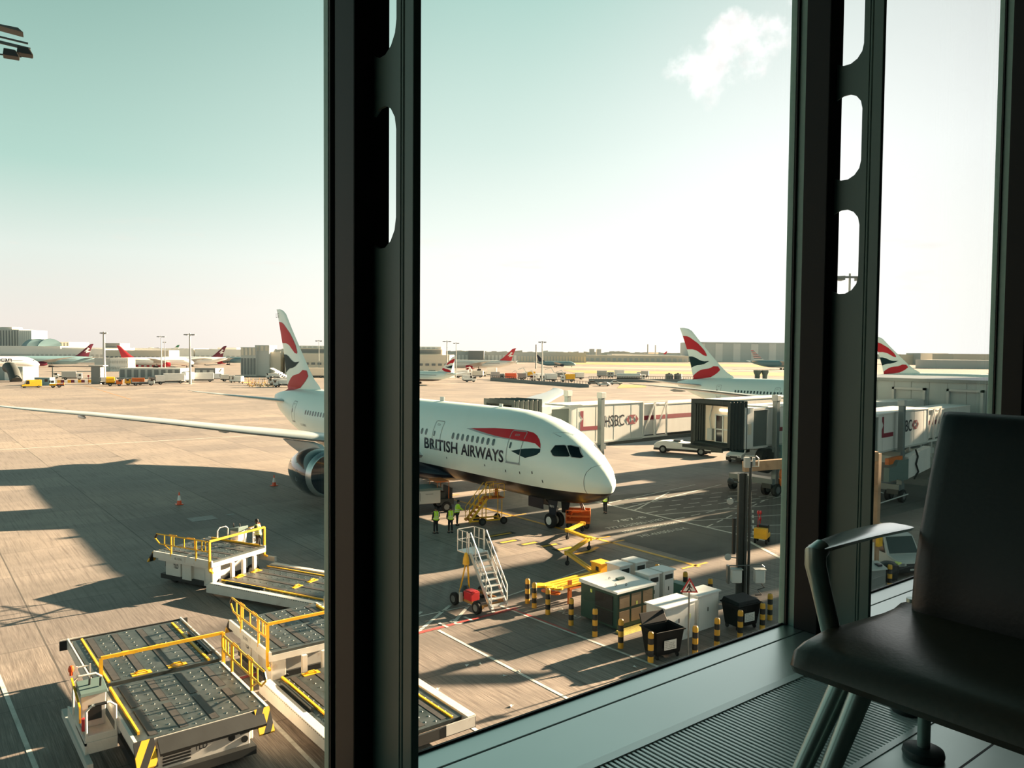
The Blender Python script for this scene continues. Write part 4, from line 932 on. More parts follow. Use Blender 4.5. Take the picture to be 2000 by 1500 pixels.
def deck(mb_parent, x0, x1, y0, y1, z, seed, strips=(-1.2, -.35, .5, 1.3), yellow=True):
    d = MB().box(x0, y0, z-.12, x1, y1, z).build('roller_deck', M('deck_metal'), mb_parent)
    s = MB()
    for xa, xb in ((x0+.15, (x0+x1)/2-.12), ((x0+x1)/2+.12, x1-.15)):
        for y in strips: s.mat(0).box(xa, y-.13, z, xb, y+.13, z+.004).mat(1).box(xa, y-.1, z+.004, xb, y+.1, z+.014)
    s.build('roller_strips', [M('deck_dark'), M('deck_strip')], d)
    st = MB(); n = 6
    nx = int((x1-x0-.3)/.36)
    for i in range(nx+1):
        for j in range(int((y1-y0-.3)/.30)+1):
            x, y = x0+.17+i*.40+(.12 if j % 2 else 0), y0+.16+j*.30
            if any(abs(y-a) < .19 for a in strips) or x > x1-.08: continue
            st.lathe([(-.004, .052), (.004, .05), (.02, .026), (.026, .008)], (x, y, z), 'z', n)
    st.build('ball_studs', M('steel_stud'), d, smooth=True)
    return d
def cargo_loader(label, loc, rz, zb, zm, Lm, front=True, pod=0.0, bw=.30, plate='EL1276', mainW=1.85, raised=None):
    t = thing('cargo_loader', label, 'cargo loader', loc, rz, 'cargo loaders')
    W = 1.75; Lb = 4.2; yw = M('yellow_paint'); wh = M('loader_white')
    bd = deck(t, 0, Lb, -W, W, zb, 1); bd.name = 'bridge_deck'
    fr = MB().box(-.02, -W-.08, zb-.30, Lb+.02, -W, zb+.02).box(-.02, W, zb-.30, Lb+.02, W+.08, zb+.02).box(-.02, -W, zb-.32, .06, W, zb-.02).box(Lb-.06, -W, zb-.32, Lb+.02, W, zb-.1)
    fr.build('bridge_frame', wh, t)
    MB().box(.4, W-.16, zb, Lb-.2, W-.10, zb+.09).build('guide_rail', yw, t)
    # hazard striped nose flaps
    MB().hexa([(-.34, -W+.1, zb-.42), (.0, -W+.1, zb-.1), (.0, W-.5, zb-.1), (-.34, W-.5, zb-.42)], [(-.36, -W+.1, zb-.34), (-.0, -W+.1, zb-.02), (-.0, W-.5, zb-.02), (-.36, W-.5, zb-.34)]).build('nose_flap', M('deck_dark'), t)
    for y0, y1 in ((-W-.1, -W+.35), (W-.42, W+.1)):
        MB().hexa([(-.42, y0, zb-.62), (-.02, y0, zb-.1), (-.02, y1, zb-.1), (-.42, y1, zb-.62)], [(-.46, y0, zb-.56), (-.02, y0, zb-.0), (-.02, y1, zb-.0), (-.46, y1, zb-.56)]).build('corner_bumper', M('hazard'), t)
    MB().box(-.01, -W+.1, zb-.2, .0, -.2, zb-.04).build('hazard_plate', M('hazard'), t)
    # chassis body under the bridge
    ch = MB().box(.45, -1.45, .34, 3.3, 1.45, zb-.36).build('chassis', wh, t, bevel=.03)
    MB().box(.2, -1.55, .18, 3.4, 1.55, .42).build('bumper_skirt', M('deck_dark'), t)
    gm = MB()
    for k in range(7): gm.box(.43, .25, .5+k*.09, .45, 1.0, .545+k*.09)
    gm.build('radiator_grille', M('black_paint'), ch)
    for s in (-1, 1):
        h = MB().box(.40, s*1.28-.14, .78, .45, s*1.28+.14, 1.05).build('headlamp_housing', M('black_paint'), ch)
        MB().cyl((.385, s*1.28, .92), (.40, s*1.28, .92), .09, 14).build('headlamp', M('steel'), h)
        MB().cyl((.42, s*1.28, .6), (.45, s*1.28, .6), .1, 14).build('round_port', M('black_paint'), ch)
    MB().cyl((.42, -.9, .75), (.45, -.9, .75), .1, 14).build('round_port', M('black_paint'), ch)
    vs, fs = text2d('BRITISH AIRWAYS', 1.15, .11); lay('lettering', M('letter_navy'), ch, vs, fs, lambda a, b: (.44, .1-a, .98+b))
    vs, fs = text2d('TLD', .36, .17, off=.01); lay('lettering', M('letter_navy'), ch, vs, fs, lambda a, b: (.44, .15-a, .68+b))
    lay('ribbon_mark', M('letter_navy'), ch, *poly([(-.1, 1.13), (-.5, 1.17), (-.75, 1.15), (-.8, 1.12), (-.5, 1.14)]), lambda a, b: (.44, a, b))
    # side cabinets
    cb = MB().box(.65, -1.62, .42, 1.75, -1.42, zb-.42).build('side_cabinet', wh, t, bevel=.04)
    vs, fs = text2d('TLD', .36, .22, off=.012); lay('lettering', M('letter_navy'), cb, vs, fs, lambda a, b: (1.25+a, -1.63, .85+b))
    MB().box(1.85, -1.60, .34, 2.5, -1.42, zb-.42).box(2.1, -1.61, .6, 2.3, -1.60, .64).box(2.1, -1.61, .9, 2.3, -1.60, .94).build('side_cabinet', wh, t, bevel=.03)
    eb = MB().box(3.55, -1.72, .28, 4.15, -1.2, zb-.34).build('electric_cabinet', wh, t, bevel=.02)
    lay('door_outline', M('mid_grey'), eb, *ring2([(3.62, .36), (4.05, .36), (4.05, zb-.42), (3.62, zb-.42)], .015), lambda a, b: (a, -1.73, b))
    vs, fs = text2d(plate, .5, .11); lay('plate_lettering', M('letter_navy'), t, vs, fs, lambda a, b: (1.6+a, -W-.09, zb-.22+b))
    sb_ = MB().box(.3, -W-.02, zb-.42, 4.1, -W+.05, zb-.32)
    sb_.build('scissor_beam', wh, t)
    MB().bar((.8, -1.3, .5), (3.2, -1.3, zb-.4), .12, .2).bar((3.2, -1.3, .5), (.8, -1.3, zb-.4), .12, .2).bar((.8, 1.3, .5), (3.2, 1.3, zb-.4), .12, .2).build('scissor_arms', M('dark_metal'), t)
    # end posts where the main platform starts
    for y in (-.6, .15, .9): MB().box(4.25, y-.09, .3, 4.4, y+.09, zb-.3).build('end_post', wh, t)
    for x in (1.0, 3.9):
        for y in (-1.25, 1.25): MB().wheel((x, y, .36), .36, .3, 'y').build('wheel', [M('tyre'), M('pale_grey')], t, smooth=True)
    # yellow side rail with padded end
    r = MB(); y = -W-.05
    r.tube([(.25, y, zb+.95), (3.9, y, zb+.95), (4.05, y, zb+.85), (4.05, y, zb+.55), (3.9, y, zb+.45), (.45, y, zb+.45), (.1, y, zb+.72), (.25, y, zb+.95)], .035, 8)
    for x in (.8, 1.5, 2.25, 3.0, 3.5, 3.75): r.tube([(x, y, zb+.45), (x, y, zb+.95)], .028, 6)
    for x in (1.3, 3.1): r.tube([(x, y, zb-.1), (x, y, zb+.95)], .045, 8)
    for x in (1.4, 2.7): r.tube([(x-.3, y, zb+.95), (x-.2, y, zb+1.02), (x+.25, y, zb+1.02), (x+.35, y, zb+.95)], .02, 6)
    r.tube([(.75, y, zb+.45), (1.3, y, zb+.15)], .03, 6)
    rr = r.build('side_rail', yw, t, smooth=True)
    MB().tube([(.27, y, zb+.93), (.13, y, zb+.74)], .06, 8).build('rail_pad', M('black_paint'), rr)
    # loading gate across the deck end
    g = MB().bar((Lb-.1, -W-.1, zb+1.0), (Lb-.1, W+.1, zb+1.0), .07, .1)
    for s in (-1, 1): g.bar((Lb-.1, s*(W+.1), zb-.5), (Lb-.1, s*(W+.1), zb+1.0), .08, .1)
    for s in (-1, 1): g.bar((Lb-.1, s*(W+.1), zb-.5), (Lb+.12, s*(W+.1), zb-.55), .08, .08)
    g.build('gate', yw, t)
    # main platform
    md = deck(t, Lb+.35, Lb+.35+Lm, -mainW, mainW, zm, 2); md.name = 'main_deck'
    MB().box(Lb+.35, -mainW+.3, zm, Lb+.35+Lm*.95, -mainW+.38, zm+.06).box(Lb+.4, mainW-.35, zm, Lb+.3+Lm, mainW-.28, zm+.05).build('yellow_guides', yw, md)
    for s in (-1, 1):
        b_ = MB().prism([(Lb+.05, zm-.45), (Lb+.05, zm-.12), (Lb+.3, zm+.05), (Lb+.6+Lm, zm+.05), (Lb+.6+Lm, zm-.32)], s*(mainW+.06), s*(mainW+.06+bw), 'y').build('side_beam', wh, t, bevel=.01)
        tr = MB(); n = int(Lm/.14)
        for k in range(n): tr.box(Lb+.6+k*.14, s*(mainW+.062+bw), zm+.0, Lb+.66+k*.14, s*(mainW+.066+bw), zm+.025)
        tr.build('tread_marks', M('black_paint'), b_)
    MB().tube([(Lb+.9, -mainW+.12, zm+.05), (Lb+1.2, -mainW+.12, zm+.07), (Lb+3.4, -mainW+.12, zm+.07)], .07, 10).build('hydraulic_ram', M('dark_metal'), t, smooth=True)
    MB().box(Lb+.6+Lm-.05, -mainW-.35, zm-.35, Lb+.62+Lm, mainW+.35, zm-.02).build('end_beam', M('deck_dark'), t)
    MB().box(Lb+.615+Lm, mainW-.75, zm-.32, Lb+.635+Lm, mainW+.32, zm+.02).build('end_plate', wh, t)
    for k, (x, y) in enumerate([(Lb+.45, -.55), (Lb+.45, .55), (Lb+.35+Lm/2-.2, -.5), (Lb+.35+Lm/2-.2, .6)]):
        MB().box(x, y-.3, zm+.001, x+.28, y+.3, zm+.02).tube([(x+.08, y-.2, zm+.02), (x+.14, y-.1, zm+.09), (x+.14, y+.1, zm+.09), (x+.2, y+.2, zm+.02)], .03, 6).build('pallet_stop', yw, md)
    # operator pod
    kids0 = set(t.children)
    pz = zb-.05 if front else zb-.05
    fl = MB().box(.5, W+.12, pz-.5, 3.3, W+.95, pz-.42).box(.5, W+.90, pz-.9, 3.3, W+.95, pz-.38).build('operator_floor', wh, t)
    MB().box(-.1, W+.85, pz-1.0, 4.1, W+1.0, pz-.75).build('pod_beam', M('pale_grey'), t)
    cn = MB().hexa([(1.5, W+.25, pz-.42), (2.0, W+.25, pz-.42), (2.0, W+.85, pz-.42), (1.5, W+.85, pz-.42)], [(1.45, W+.22, pz+.55), (2.05, W+.22, pz+.55), (2.05, W+.88, pz+.55), (1.45, W+.88, pz+.55)]).build('console', wh, t, bevel=.02)
    MB().hexa([(1.35, W+.18, pz+.56), (2.1, W+.18, pz+.56), (2.1, W+.92, pz+.56), (1.35, W+.92, pz+.56)], [(1.38, W+.2, pz+.64), (2.1, W+.2, pz+.78), (2.1, W+.9, pz+.78), (1.38, W+.9, pz+.64)]).build('control_panel', M('drive_teal'), cn, bevel=.01)
    MB().tube([(1.6, W+.35, pz+.7), (1.55, W+.35, pz+.95)], .03, 8).tube([(1.8, W+.6, pz+.7), (1.75, W+.6, pz+.9)], .03, 8).build('joysticks', M('black_paint'), cn)
    MB().box(1.44, W+.35, pz-.2, 1.45, W+.7, pz+.25).build('warning_plate', M('black_paint'), cn)
    h1 = MB().tube([(.55, W+.15, pz-.4), (.55, W+.15, pz+.45), (.55, W+.3, pz+.58), (.55, W+.75, pz+.58), (.55, W+.9, pz+.45), (.55, W+.9, pz-.4)], .035, 8).box(.52, W+.12, pz-.75, .58, W+.93, pz-.25).build('pod_gate', wh, t, smooth=True)
    MB().tube([(.55, W+.38, pz+.58), (.55, W+.68, pz+.58)], .045, 8).build('grip', M('black_paint'), h1)
    MB().tube([(2.6, W+.15, pz-.4), (2.6, W+.15, pz+.6), (2.6, W+.3, pz+.72), (2.6, W+.75, pz+.72), (2.6, W+.9, pz+.6), (2.6, W+.9, pz-.4)], .035, 8).build('back_hoop', wh, t, smooth=True)
    MB().bar((1.2, W+.95, pz+.35), (2.5, W+.95, pz+.75), .05, .05).bar((1.2, W+.95, pz+.35), (1.2, W+.95, pz-.1), .05, .05).build('yellow_brace', yw, t)
    ld = MB()
    for dy in (-.18, .18): ld.bar((3.0, W+.55+dy, .3), (3.0, W+.55+dy, pz+.9), .04, .04)
    for k in range(8): ld.bar((3.0, W+.37, .45+k*.28), (3.0, W+.73, .45+k*.28), .035, .035)
    ld.build('ladder', wh, t)
    MB().cyl((2.9, W+.9, pz+.7), (2.9, W+.9, pz+.82), .05, 10).lathe([(.82, .075), (.9, .085), (.98, .06), (1.0, .02)], (2.9, W+.9, pz), 'z', 14).build('beacon', M('beacon_orange'), t, smooth=True)
    MB().cyl((1.1, W+.86, pz-.3), (1.1, W+.86, pz+.05), .07, 12).build('extinguisher', M('red_paint'), t, smooth=True)
    for o in t.children:
        if o not in kids0: o.location.x += pod
    return t
LA = cargo_loader('yellow-railed cargo loader in the lower left, its steel roller decks lowered level', (6.62, 22.35, 0), PI/2, 1.6, 1.58, 4.75, plate='EL1273', pod=1.25, bw=.06)
LB = cargo_loader('white cargo loader with an operator standing at its console, near the engine', (11.98, 44.1, 0), math.atan2(-.90, .42), 1.6, .62, 8.0, plate='EL1276')
LC = cargo_loader('cargo loader with raised front deck and yellow rails, partly hidden behind the left mullion', (11.85, 30.6, 0), -PI/2, 1.55, .72, 6.1, plate='EL1270')

# ---------------------------------------------------------------- people
def skin_mesh(name, nodes, edges, material, parent, root=0, sub=2):
    "nodes: (x, y, z, r) or (x, y, z, rx, ry); grows a skinned body"
    me = bpy.data.meshes.new(name); me.from_pydata([n[:3] for n in nodes], edges, [])
    o = bpy.data.objects.new(name, me); COL.objects.link(o); o.parent = parent
    md = o.modifiers.new('skin', 'SKIN'); md.use_smooth_shade = True; md.branch_smoothing = .3
    if not me.skin_vertices: raise RuntimeError('no skin layer')
    for i, n in enumerate(nodes):
        sv = me.skin_vertices[0].data[i]; sv.radius = (n[3], n[4] if len(n) > 4 else n[3]); sv.use_root = (i == root)
    s = o.modifiers.new('sub', 'SUBSURF'); s.levels = sub; s.render_levels = sub
    me.materials.append(material); return o
def person(label, loc, rz, arms, vest='vest', lean=0.0, legs=None, hat=False, skin='skin', sleeves=None, face=True, looks=0):
    """local +x is forward. arms: ((elbow, hand) left, (elbow, hand) right) as points; 1.78 m tall"""
    t = thing('person', label, 'person', loc, rz)
    L = lean; hip = .93
    sh = Vector((L*.55, 0, 1.45)); ns = Vector((L*.6, 0, 1.52)); hd = Vector((L*.62+.02, 0, 1.66))
    legs = legs or ((.02, .11), (-.02, -.11))
    b = [(0, 0, hip, .13, .15), (L*.25, 0, 1.12, .115, .14), (L*.45, 0, 1.32, .12, .17), (sh.x, 0, 1.45, .09, .10), (ns.x, 0, 1.53, .055), (hd.x, 0, 1.62, .075), (hd.x, 0, 1.70, .085)]
    e = [(0,1),(1,2),(2,3),(3,4),(4,5),(5,6)]
    jac = [(0, 0, hip-.02, .155, .175), (L*.25, 0, 1.12, .14, .165), (L*.45, 0, 1.32, .145, .195), (sh.x, 0, 1.455, .10, .12)]; je = [(0,1),(1,2),(2,3)]
    tro = [(0, 0, hip, .14, .165)]; te = []
    for s, (el, ha) in zip((1, -1), arms):
        sp = Vector((sh.x, s*.185, 1.42)); el = Vector(el); ha = Vector(ha); k = len(b)
        b += [(*sp, .062), (*el, .045), (*(el.lerp(ha, .85)), .032), (*ha, .034, .02)]; e += [(2, k), (k, k+1), (k+1, k+2), (k+2, k+3)]
        d = (ha-el).normalized(); sd = d.cross(Vector((0, 0, 1))); sd = sd.normalized() if sd.length > .1 else Vector((0, 1, 0)); pal = k+3; up = sd.cross(d)
        for q, (off, ln) in enumerate(((-.030, .062), (-.010, .074), (.011, .070), (.030, .052))):
            m = len(b); p1 = ha+d*.045+sd*off; p2 = p1+d*ln*.6-up*.012; p3 = p2+d*ln*.45-up*.028
            b += [(*p1, .010), (*p2, .009), (*p3, .007)]; e += [(pal, m), (m, m+1), (m+1, m+2)]
        m = len(b); p1 = ha-d*.01+sd*(.032*s)-up*.02; b += [(*p1, .011), (*(p1+d*.035+sd*.02*s-up*.02), .009)]; e += [(pal, m), (m, m+1)]
        k = len(jac); jac += [(*sp, .078), (*el, .060), (*(el.lerp(ha, .88)), .046)]; je += [(2, k), (k, k+1), (k+1, k+2)]
    for s, (fx, fy) in zip((1, -1), legs):
        k = len(b); kn = Vector((fx*.5+.02, s*.09+(fy-s*.09)*.5, .50)); an = Vector((fx, fy, .09))
        b += [(.0, s*.09, .86, .085), (*kn, .056), (*an, .038), (fx+.10, fy, .035, .035)]; e += [(0, k), (k, k+1), (k+1, k+2), (k+2, k+3)]
        q = len(tro); tro += [(.0, s*.092, .85, .098), (*kn, .074), (fx, fy, .13, .066)]; te += [(0, q), (q, q+1), (q+1, q+2)]
        MB().lathe([(-.10, .02), (-.09, .042), (-.02, .05), (.08, .045), (.15, .035), (.17, .01)], (fx, fy, .045), 'x', 12).box(fx-.1, fy-.045, 0, fx+.15, fy+.045, .03).build('shoe', M('shoe'), t, smooth=True)
    body = skin_mesh('body', b, e, M(skin), t)
    skin_mesh('trousers', tro, te, M('cloth_dark'), t)
    skin_mesh('jacket', jac, je, M(sleeves or 'cloth_dark'), t)
    # hi-vis vest: an open shell of elliptical rings with reflective bands
    mb = MB(); prof = [(.92, .185, .205, 0), (1.0, .180, .200, 1), (1.05, .178, .200, 0), (1.12, .172, .195, 1), (1.17, .172, .20, 0), (1.30, .172, .215, 0), (1.40, .150, .215, 0), (1.47, .115, .16, 0), (1.50, .085, .10, 0)]
    n = 24; vs = []
    for z, rx, ry, _ in prof:
        cx = L*(z-hip)*1.05
        for k in range(n):
            a = 2*PI*k/n; vs.append((cx+rx*math.cos(a), ry*math.sin(a), z+(.02*abs(math.sin(a)) if z > 1.3 else 0)))
    for i in range(len(prof)-1):
        mb.mat(1 if prof[i][3] else 0)
        fs = [(k, (k+1) % n, n+(k+1) % n, n+k) for k in range(n)]; mb.add(vs[i*n:(i+2)*n], fs)
    v = mb.build('vest', [M(vest), M('vest_tape')], t, smooth=True)
    for s in (-1, 1):
        MB().tube([(L*.45+.168, s*.10, 1.17), (L*.5+.15, s*.11, 1.40), (sh.x, s*.125, 1.515), (L*.5-.15, s*.11, 1.40), (L*.45-.178, s*.10, 1.17)], .016, 6).build('reflective_strip', M('vest_tape'), v, smooth=True)
    # head: hair or cap, ears, nose, eyes, mouth
    ca, sa = math.cos(looks), math.sin(looks)
    def hp(x, y, z): return (hd.x+x*ca-y*sa, x*sa+y*ca, hd.z+z)
    hm = MB(); n = 14; rings = []
    for i in range(7):
        a = PI*.5*i/6; r = math.cos(a-.15)*1.0; rings.append([hp((.102*r)*math.cos(2*PI*k/n)-.012, .088*r*math.sin(2*PI*k/n), .01+.125*math.sin(a)+(-.055 if i == 0 and math.cos(2*PI*k/n) < .2 else 0)) for k in range(n)])
    vs = [p for r in rings for p in r]
    hm.add(vs, [(i*n+k, i*n+(k+1) % n, (i+1)*n+(k+1) % n, (i+1)*n+k) for i in range(6) for k in range(n)]+[tuple(6*n+k for k in range(n))])
    hm.build('hair', M('hair_dark'), t, smooth=True)
    f = MB()
    f.hexa([hp(.085, -.014, -.03), hp(.085, .014, -.03), hp(.118, .010, -.03), hp(.118, -.010, -.03)], [hp(.08, -.008, .02), hp(.08, .008, .02), hp(.092, .005, .02), hp(.092, -.005, .02)])
    for s in (-1, 1): f.lathe([(-.012, .012), (0, .022), (.012, .014)], hp(-.005, s*.088, -.01), 'y', 8)
    f.build('nose_and_ears', M(skin), body, smooth=True)
    ey = MB()
    for s in (-1, 1): ey.lathe([(-.006, .004), (0, .009), (.006, .004)], hp(.088, s*.032, .012), 'x', 8)
    ey.box(*hp(.088, -.02, -.062), *hp(.094, .02, -.054)).build('eyes_and_mouth', M('hair_dark'), body)
    return t
down = lambda s, f=0: ((.0+f, s*.26, 1.14), (.05+f, s*.27, .90))
person('person in hi-vis vest standing with back turned, left of the pair by the stairs', (28.05, 44.0, 0), math.radians(95), (((-.02, .27, 1.15), (.12, .22, .98)), ((-.02, -.27, 1.15), (.12, -.22, .98))), looks=.3)
person('person in hi-vis vest standing with back turned, right of the pair by the stairs', (28.95, 43.6, 0), math.radians(85), (((-.02, .27, 1.15), (.14, .20, 1.0)), ((-.02, -.27, 1.15), (.14, -.20, 1.0))))
person('person in long-sleeved hi-vis jacket gripping the rail of the yellow steps', (30.55, 45.2, 0), math.radians(-20), (((.2, .22, 1.22), (.42, .20, 1.10)), ((.2, -.22, 1.20), (.44, -.18, 1.08))), lean=.12, sleeves='vest')
person('person in hi-vis vest and dark trousers standing under the airliner nose', (41.9, 42.1, 0), math.radians(200), (down(1), ((.08, -.24, 1.16), (.26, -.18, 1.05))), legs=((.04, .10), (-.06, -.10)))
op = person('person in pale hi-vis vest working the console of the white cargo loader', (15.35, 41.95, 1.13), math.radians(150), (((.18, .24, 1.2), (.42, .2, 1.15)), ((.16, -.24, 1.2), (.42, -.16, 1.15))), vest='vest_pale', lean=.12, skin='skin_dark', legs=((.05, .12), (-.08, -.12)))
# ---------------------------------------------------------------- steps
def steps(name, label, cat, loc, rz, w, run, rise, n, mt, tm, cage=0, plat=1.0):
    "local x runs from the foot towards the platform"
    t = thing(name, label, cat, loc, rz); hw = w/2
    for s in (-1, 1): MB().bar((0, s*hw, .22), (run, s*hw, rise), .06, .16).build('stringer', mt, t)
    tr = MB()
    for k in range(n):
        a = (k+.5)/n; tr.box(run*a-.14, -hw+.02, .2+(rise-.22)*a, run*a+.12, hw-.02, .24+(rise-.22)*a)
    tr.build('treads', tm, t)
    MB().box(run-.1, -hw-.05, rise-.06, run+plat, hw+.05, rise).build('platform', tm, t)
    for s in (-1, 1):
        h = MB(); y = s*hw
        h.tube([(.0, y, .25), (.0, y, 1.2), (run, y, rise+1.0), (run+.15, y, rise+.95), (run+.15, y, rise)], .028, 8)
        h.tube([(.0, y, .75), (run, y, rise+.55)], .022, 6)
        for k in range(1, 4): a = k/4; h.tube([(run*a, y, .22+(rise-.22)*a), (run*a, y, 1.2+(rise-.2)*a)], .022, 6)
        h.build('handrail', mt, t, smooth=True)
    c = MB(); zz = (rise+.5, rise+1.0)
    for s in (-1, 1):
        for z in zz: c.tube([(run+.2, s*(hw+.03), z), (run+plat, s*(hw+.03), z)], .022, 6)
        for k in range(3): x = run+.25+(plat-.25)*k/2; c.tube([(x, s*(hw+.03), rise), (x, s*(hw+.03), zz[1])], .022, 6)
    for z in zz: c.tube([(run+plat, -hw, z), (run+plat, hw, z)], .022, 6)
    c.build('platform_rail', mt, t, smooth=True)
    return t
ws = steps('maintenance_steps', 'white aluminium maintenance steps on a small wheeled trailer', 'steps', (21.85, 28.8, 0), math.radians(92), .95, 1.6, 2.5, 9, M('alu_white'), M('alu_white'), plat=1.0)
MB().bar((1.9, .3, .45), (1.75, .55, 2.4), .06, .06).bar((2.3, .6, .45), (1.75, .55, 2.4), .05, .05).build('prop_frame', M('yellow_paint'), ws)
MB().lathe([(0, .05), (.05, .17), (.35, .14), (.55, .08), (.6, .02)], (1.75, .62, 1.95), 'z', 12).build('reel', M('yellow_paint'), ws, smooth=True)
MB().bar((.1, .85, .38), (2.35, .85, .38), .1, .12).bar((.1, -.5, .38), (2.35, -.5, .38), .1, .12).bar((.3, -.7, .36), (.3, 1.0, .36), .1, .1).bar((2.2, -.7, .36), (2.2, 1.0, .36), .1, .1).build('trailer_frame', mat('worn_yellow', (170, 122, 62), .55, var=.15), ws)
for x in (.45, 2.2): MB().wheel((x, .95, .3), .3, .2, 'y').build('wheel', [M('tyre'), M('grey_metal')], ws, smooth=True)
MB().wheel((2.2, -.72, .3), .3, .2, 'y').build('wheel', [M('tyre'), M('grey_metal')], ws, smooth=True)
MB().box(.9, .45, .45, 1.5, .95, .85).box(.95, .5, .85, 1.45, .9, .9).build('generator', M('red_paint'), ws, bevel=.03)
MB().lathe([(0, .2), (.2, .28), (.35, .2), (.5, .1)], (1.9, .55, .45), 'z', 14).build('gas_bottle_cover', M('dark_metal'), ws, smooth=True)
MB().box(1.55, .95, .3, 1.65, 1.1, .75).build('cloth', M('pale_grey'), ws)
ys = steps('service_steps', 'yellow wheeled service steps standing under the fuselage', 'steps', (31.25, 44.95, 0), math.radians(-15), .8, 1.35, 1.85, 6, M('yellow_paint'), M('orange_paint'), plat=1.25)
MB().bar((-.05, -.5, .32), (2.6, -.5, .32), .08, .1).bar((-.05, .5, .32), (2.6, .5, .32), .08, .1).bar((.2, -.55, .32), (.2, .55, .32), .08, .08).bar((2.4, -.55, .32), (2.4, .55, .32), .08, .08).bar((1.3, -.55, .32), (1.3, .55, .32), .08, .08).build('base_frame', M('yellow_paint'), ys)
for x in (1.25, 2.45): MB().bar((x, -.38, .32), (x, -.38, 1.75), .05, .05).bar((x, .38, .32), (x, .38, 1.75), .05, .05).build('upright', M('yellow_paint'), ys)
for x, y in ((.9, -.62), (2.5, -.62), (.9, .62), (2.5, .62)): MB().wheel((x, y, .26), .26, .14, 'y').build('wheel', [M('tyre'), M('dark_metal')], ys, smooth=True)
MB().box(1.9, -.36, 2.0, 2.2, -.33, 2.5).build('notice', M('orange_paint'), ys)

# belt / catering vehicle half hidden behind the mullion, under the fuselage
bl = thing('belt_loader', 'pale grey low deck vehicle parked under the fuselage beside the left mullion', 'airport vehicle', (31.6, 50.6, 0), math.radians(168))
MB().box(-.6, -1.0, .75, 6.5, 1.0, 1.75).build('body', M('pale_grey'), bl, bevel=.06)
MB().box(-.7, -1.05, 1.75, 6.5, 1.05, 1.9).build('deck', M('drive_teal'), bl)
MB().box(-1.7, -.9, .55, -.6, .9, 1.0).box(-1.6, -.85, 1.0, -1.5, .85, 1.8).box(-1.1, .2, 1.0, -.7, .7, 1.5).build('driver_platform', M('dark_metal'), bl)
MB().tube([(-1.3, -.85, 1.0), (-1.3, -.85, 2.3), (-.4, -.85, 2.3), (-.4, -.85, 1.8)], .03, 6).tube([(-1.3, .85, 1.0), (-1.3, .85, 2.3), (-.4, .85, 2.3), (-.4, .85, 1.8)], .03, 6).box(-1.3, -.85, 2.28, -.3, .85, 2.36).build('cage', M('orange_paint'), bl)
for x in (-1.1, 4.9):
    for s in (-1, 1): MB().wheel((x, s*.85, .4), .4, .26, 'y').build('wheel', [M('tyre'), M('grey_metal')], bl, smooth=True)
MB().box(1.0, .98, 1.0, 1.05, 1.01, 1.6).box(0, 1.0, 1.45, .6, 1.01, 1.5).build('panel_gap', M('mid_grey'), bl)

# ground power cart and pantograph arm
gp = thing('ground_power_cart', 'orange ground power cart standing beside the nose wheels', 'cart', (37.1, 39.9, 0), math.radians(-45))
MB().box(-.85, -.55, .35, .85, .55, .5).box(-.85, -.55, .5, -.8, .55, 1.25).box(.8, -.55, .5, .85, .55, 1.25).box(-.85, -.55, .8, .85, -.5, .9).box(-.85, -.55, 1.2, .85, -.5, 1.27).box(-.85, .5, .5, .85, .55, 1.25).build('tray', M('orange_paint'), gp)
MB().tube([(-.6, 0, .6), (-.3, .3, 1.15), (.3, .3, 1.2), (.6, 0, 1.1), (.2, -.3, 1.15), (-.4, -.25, 1.1), (-.6, .1, .9)], .07, 8).build('coiled_hose', M('orange_paint'), gp, smooth=True)
MB().tube([(.3, .1, 1.15), (.0, .5, 1.9), (-.5, 1.1, 2.5)], .05, 8).tube([(.45, .1, 1.15), (.15, .55, 1.8), (-.35, 1.15, 2.5)], .05, 8).build('power_cable', mat('cable_brown', (110, 74, 60), .6), gp, smooth=True)
for x, y in ((-.6, -.45), (.6, -.45), (-.6, .45), (.6, .45)): MB().wheel((x, y, .2), .2, .12, 'y').build('wheel', [M('tyre'), M('dark_metal')], gp, smooth=True)
pa = thing('pantograph_arm', 'yellow folding ground pipe boom zigzagging out to the orange cart', 'service boom', (28.3, 28.7, 0))
yp = M('yellow_paint')
MB().box(-.35, -.35, .5, .35, .35, 1.35).box(-.4, -.4, 1.33, .4, .4, 1.4).box(-.1, -.1, 0, .1, .1, .5).build('control_box', yp, pa, bevel=.02)
MB().box(-.36, -.2, .8, -.35, 0, 1.2).build('label_plate', M('black_paint'), pa)
arm = [(-.1, .1, .85), (2.1, 4.6, .75), (5.0, 6.0, .75), (6.3, 9.0, .65), (8.3, 9.9, .6)]
arm = [(-.2, .35, .85), (1.55, 4.25, .72), (5.0, 6.1, .7), (5.75, 8.9, .6), (8.1, 10.0, .55)]
for k, (a, b) in enumerate(zip(arm, arm[1:])):
    d = (Vector(b)-Vector(a)).normalized(); s = Vector((-d.y, d.x, 0))*.08
    sg = MB().bar(Vector(a)-s, Vector(b)-s, .1, .14).bar(Vector(a)+s, Vector(b)+s, .1, .14)
    sg.bar(Vector(a), Vector(b), .16, .05).build('boom_segment', yp, pa)
    j = MB().lathe([(-.1, .14), (-.1, .19), (.1, .19), (.1, .12)], b, 'z', 18).build('joint', yp, pa, smooth=True)
    MB().cyl((b[0], b[1], .12), (b[0], b[1], b[2]-.1), .05, 8).wheel((b[0], b[1]+.02, .14), .14, .1, 'y').build('support_wheel', [M('tyre'), M('dark_metal')], pa)
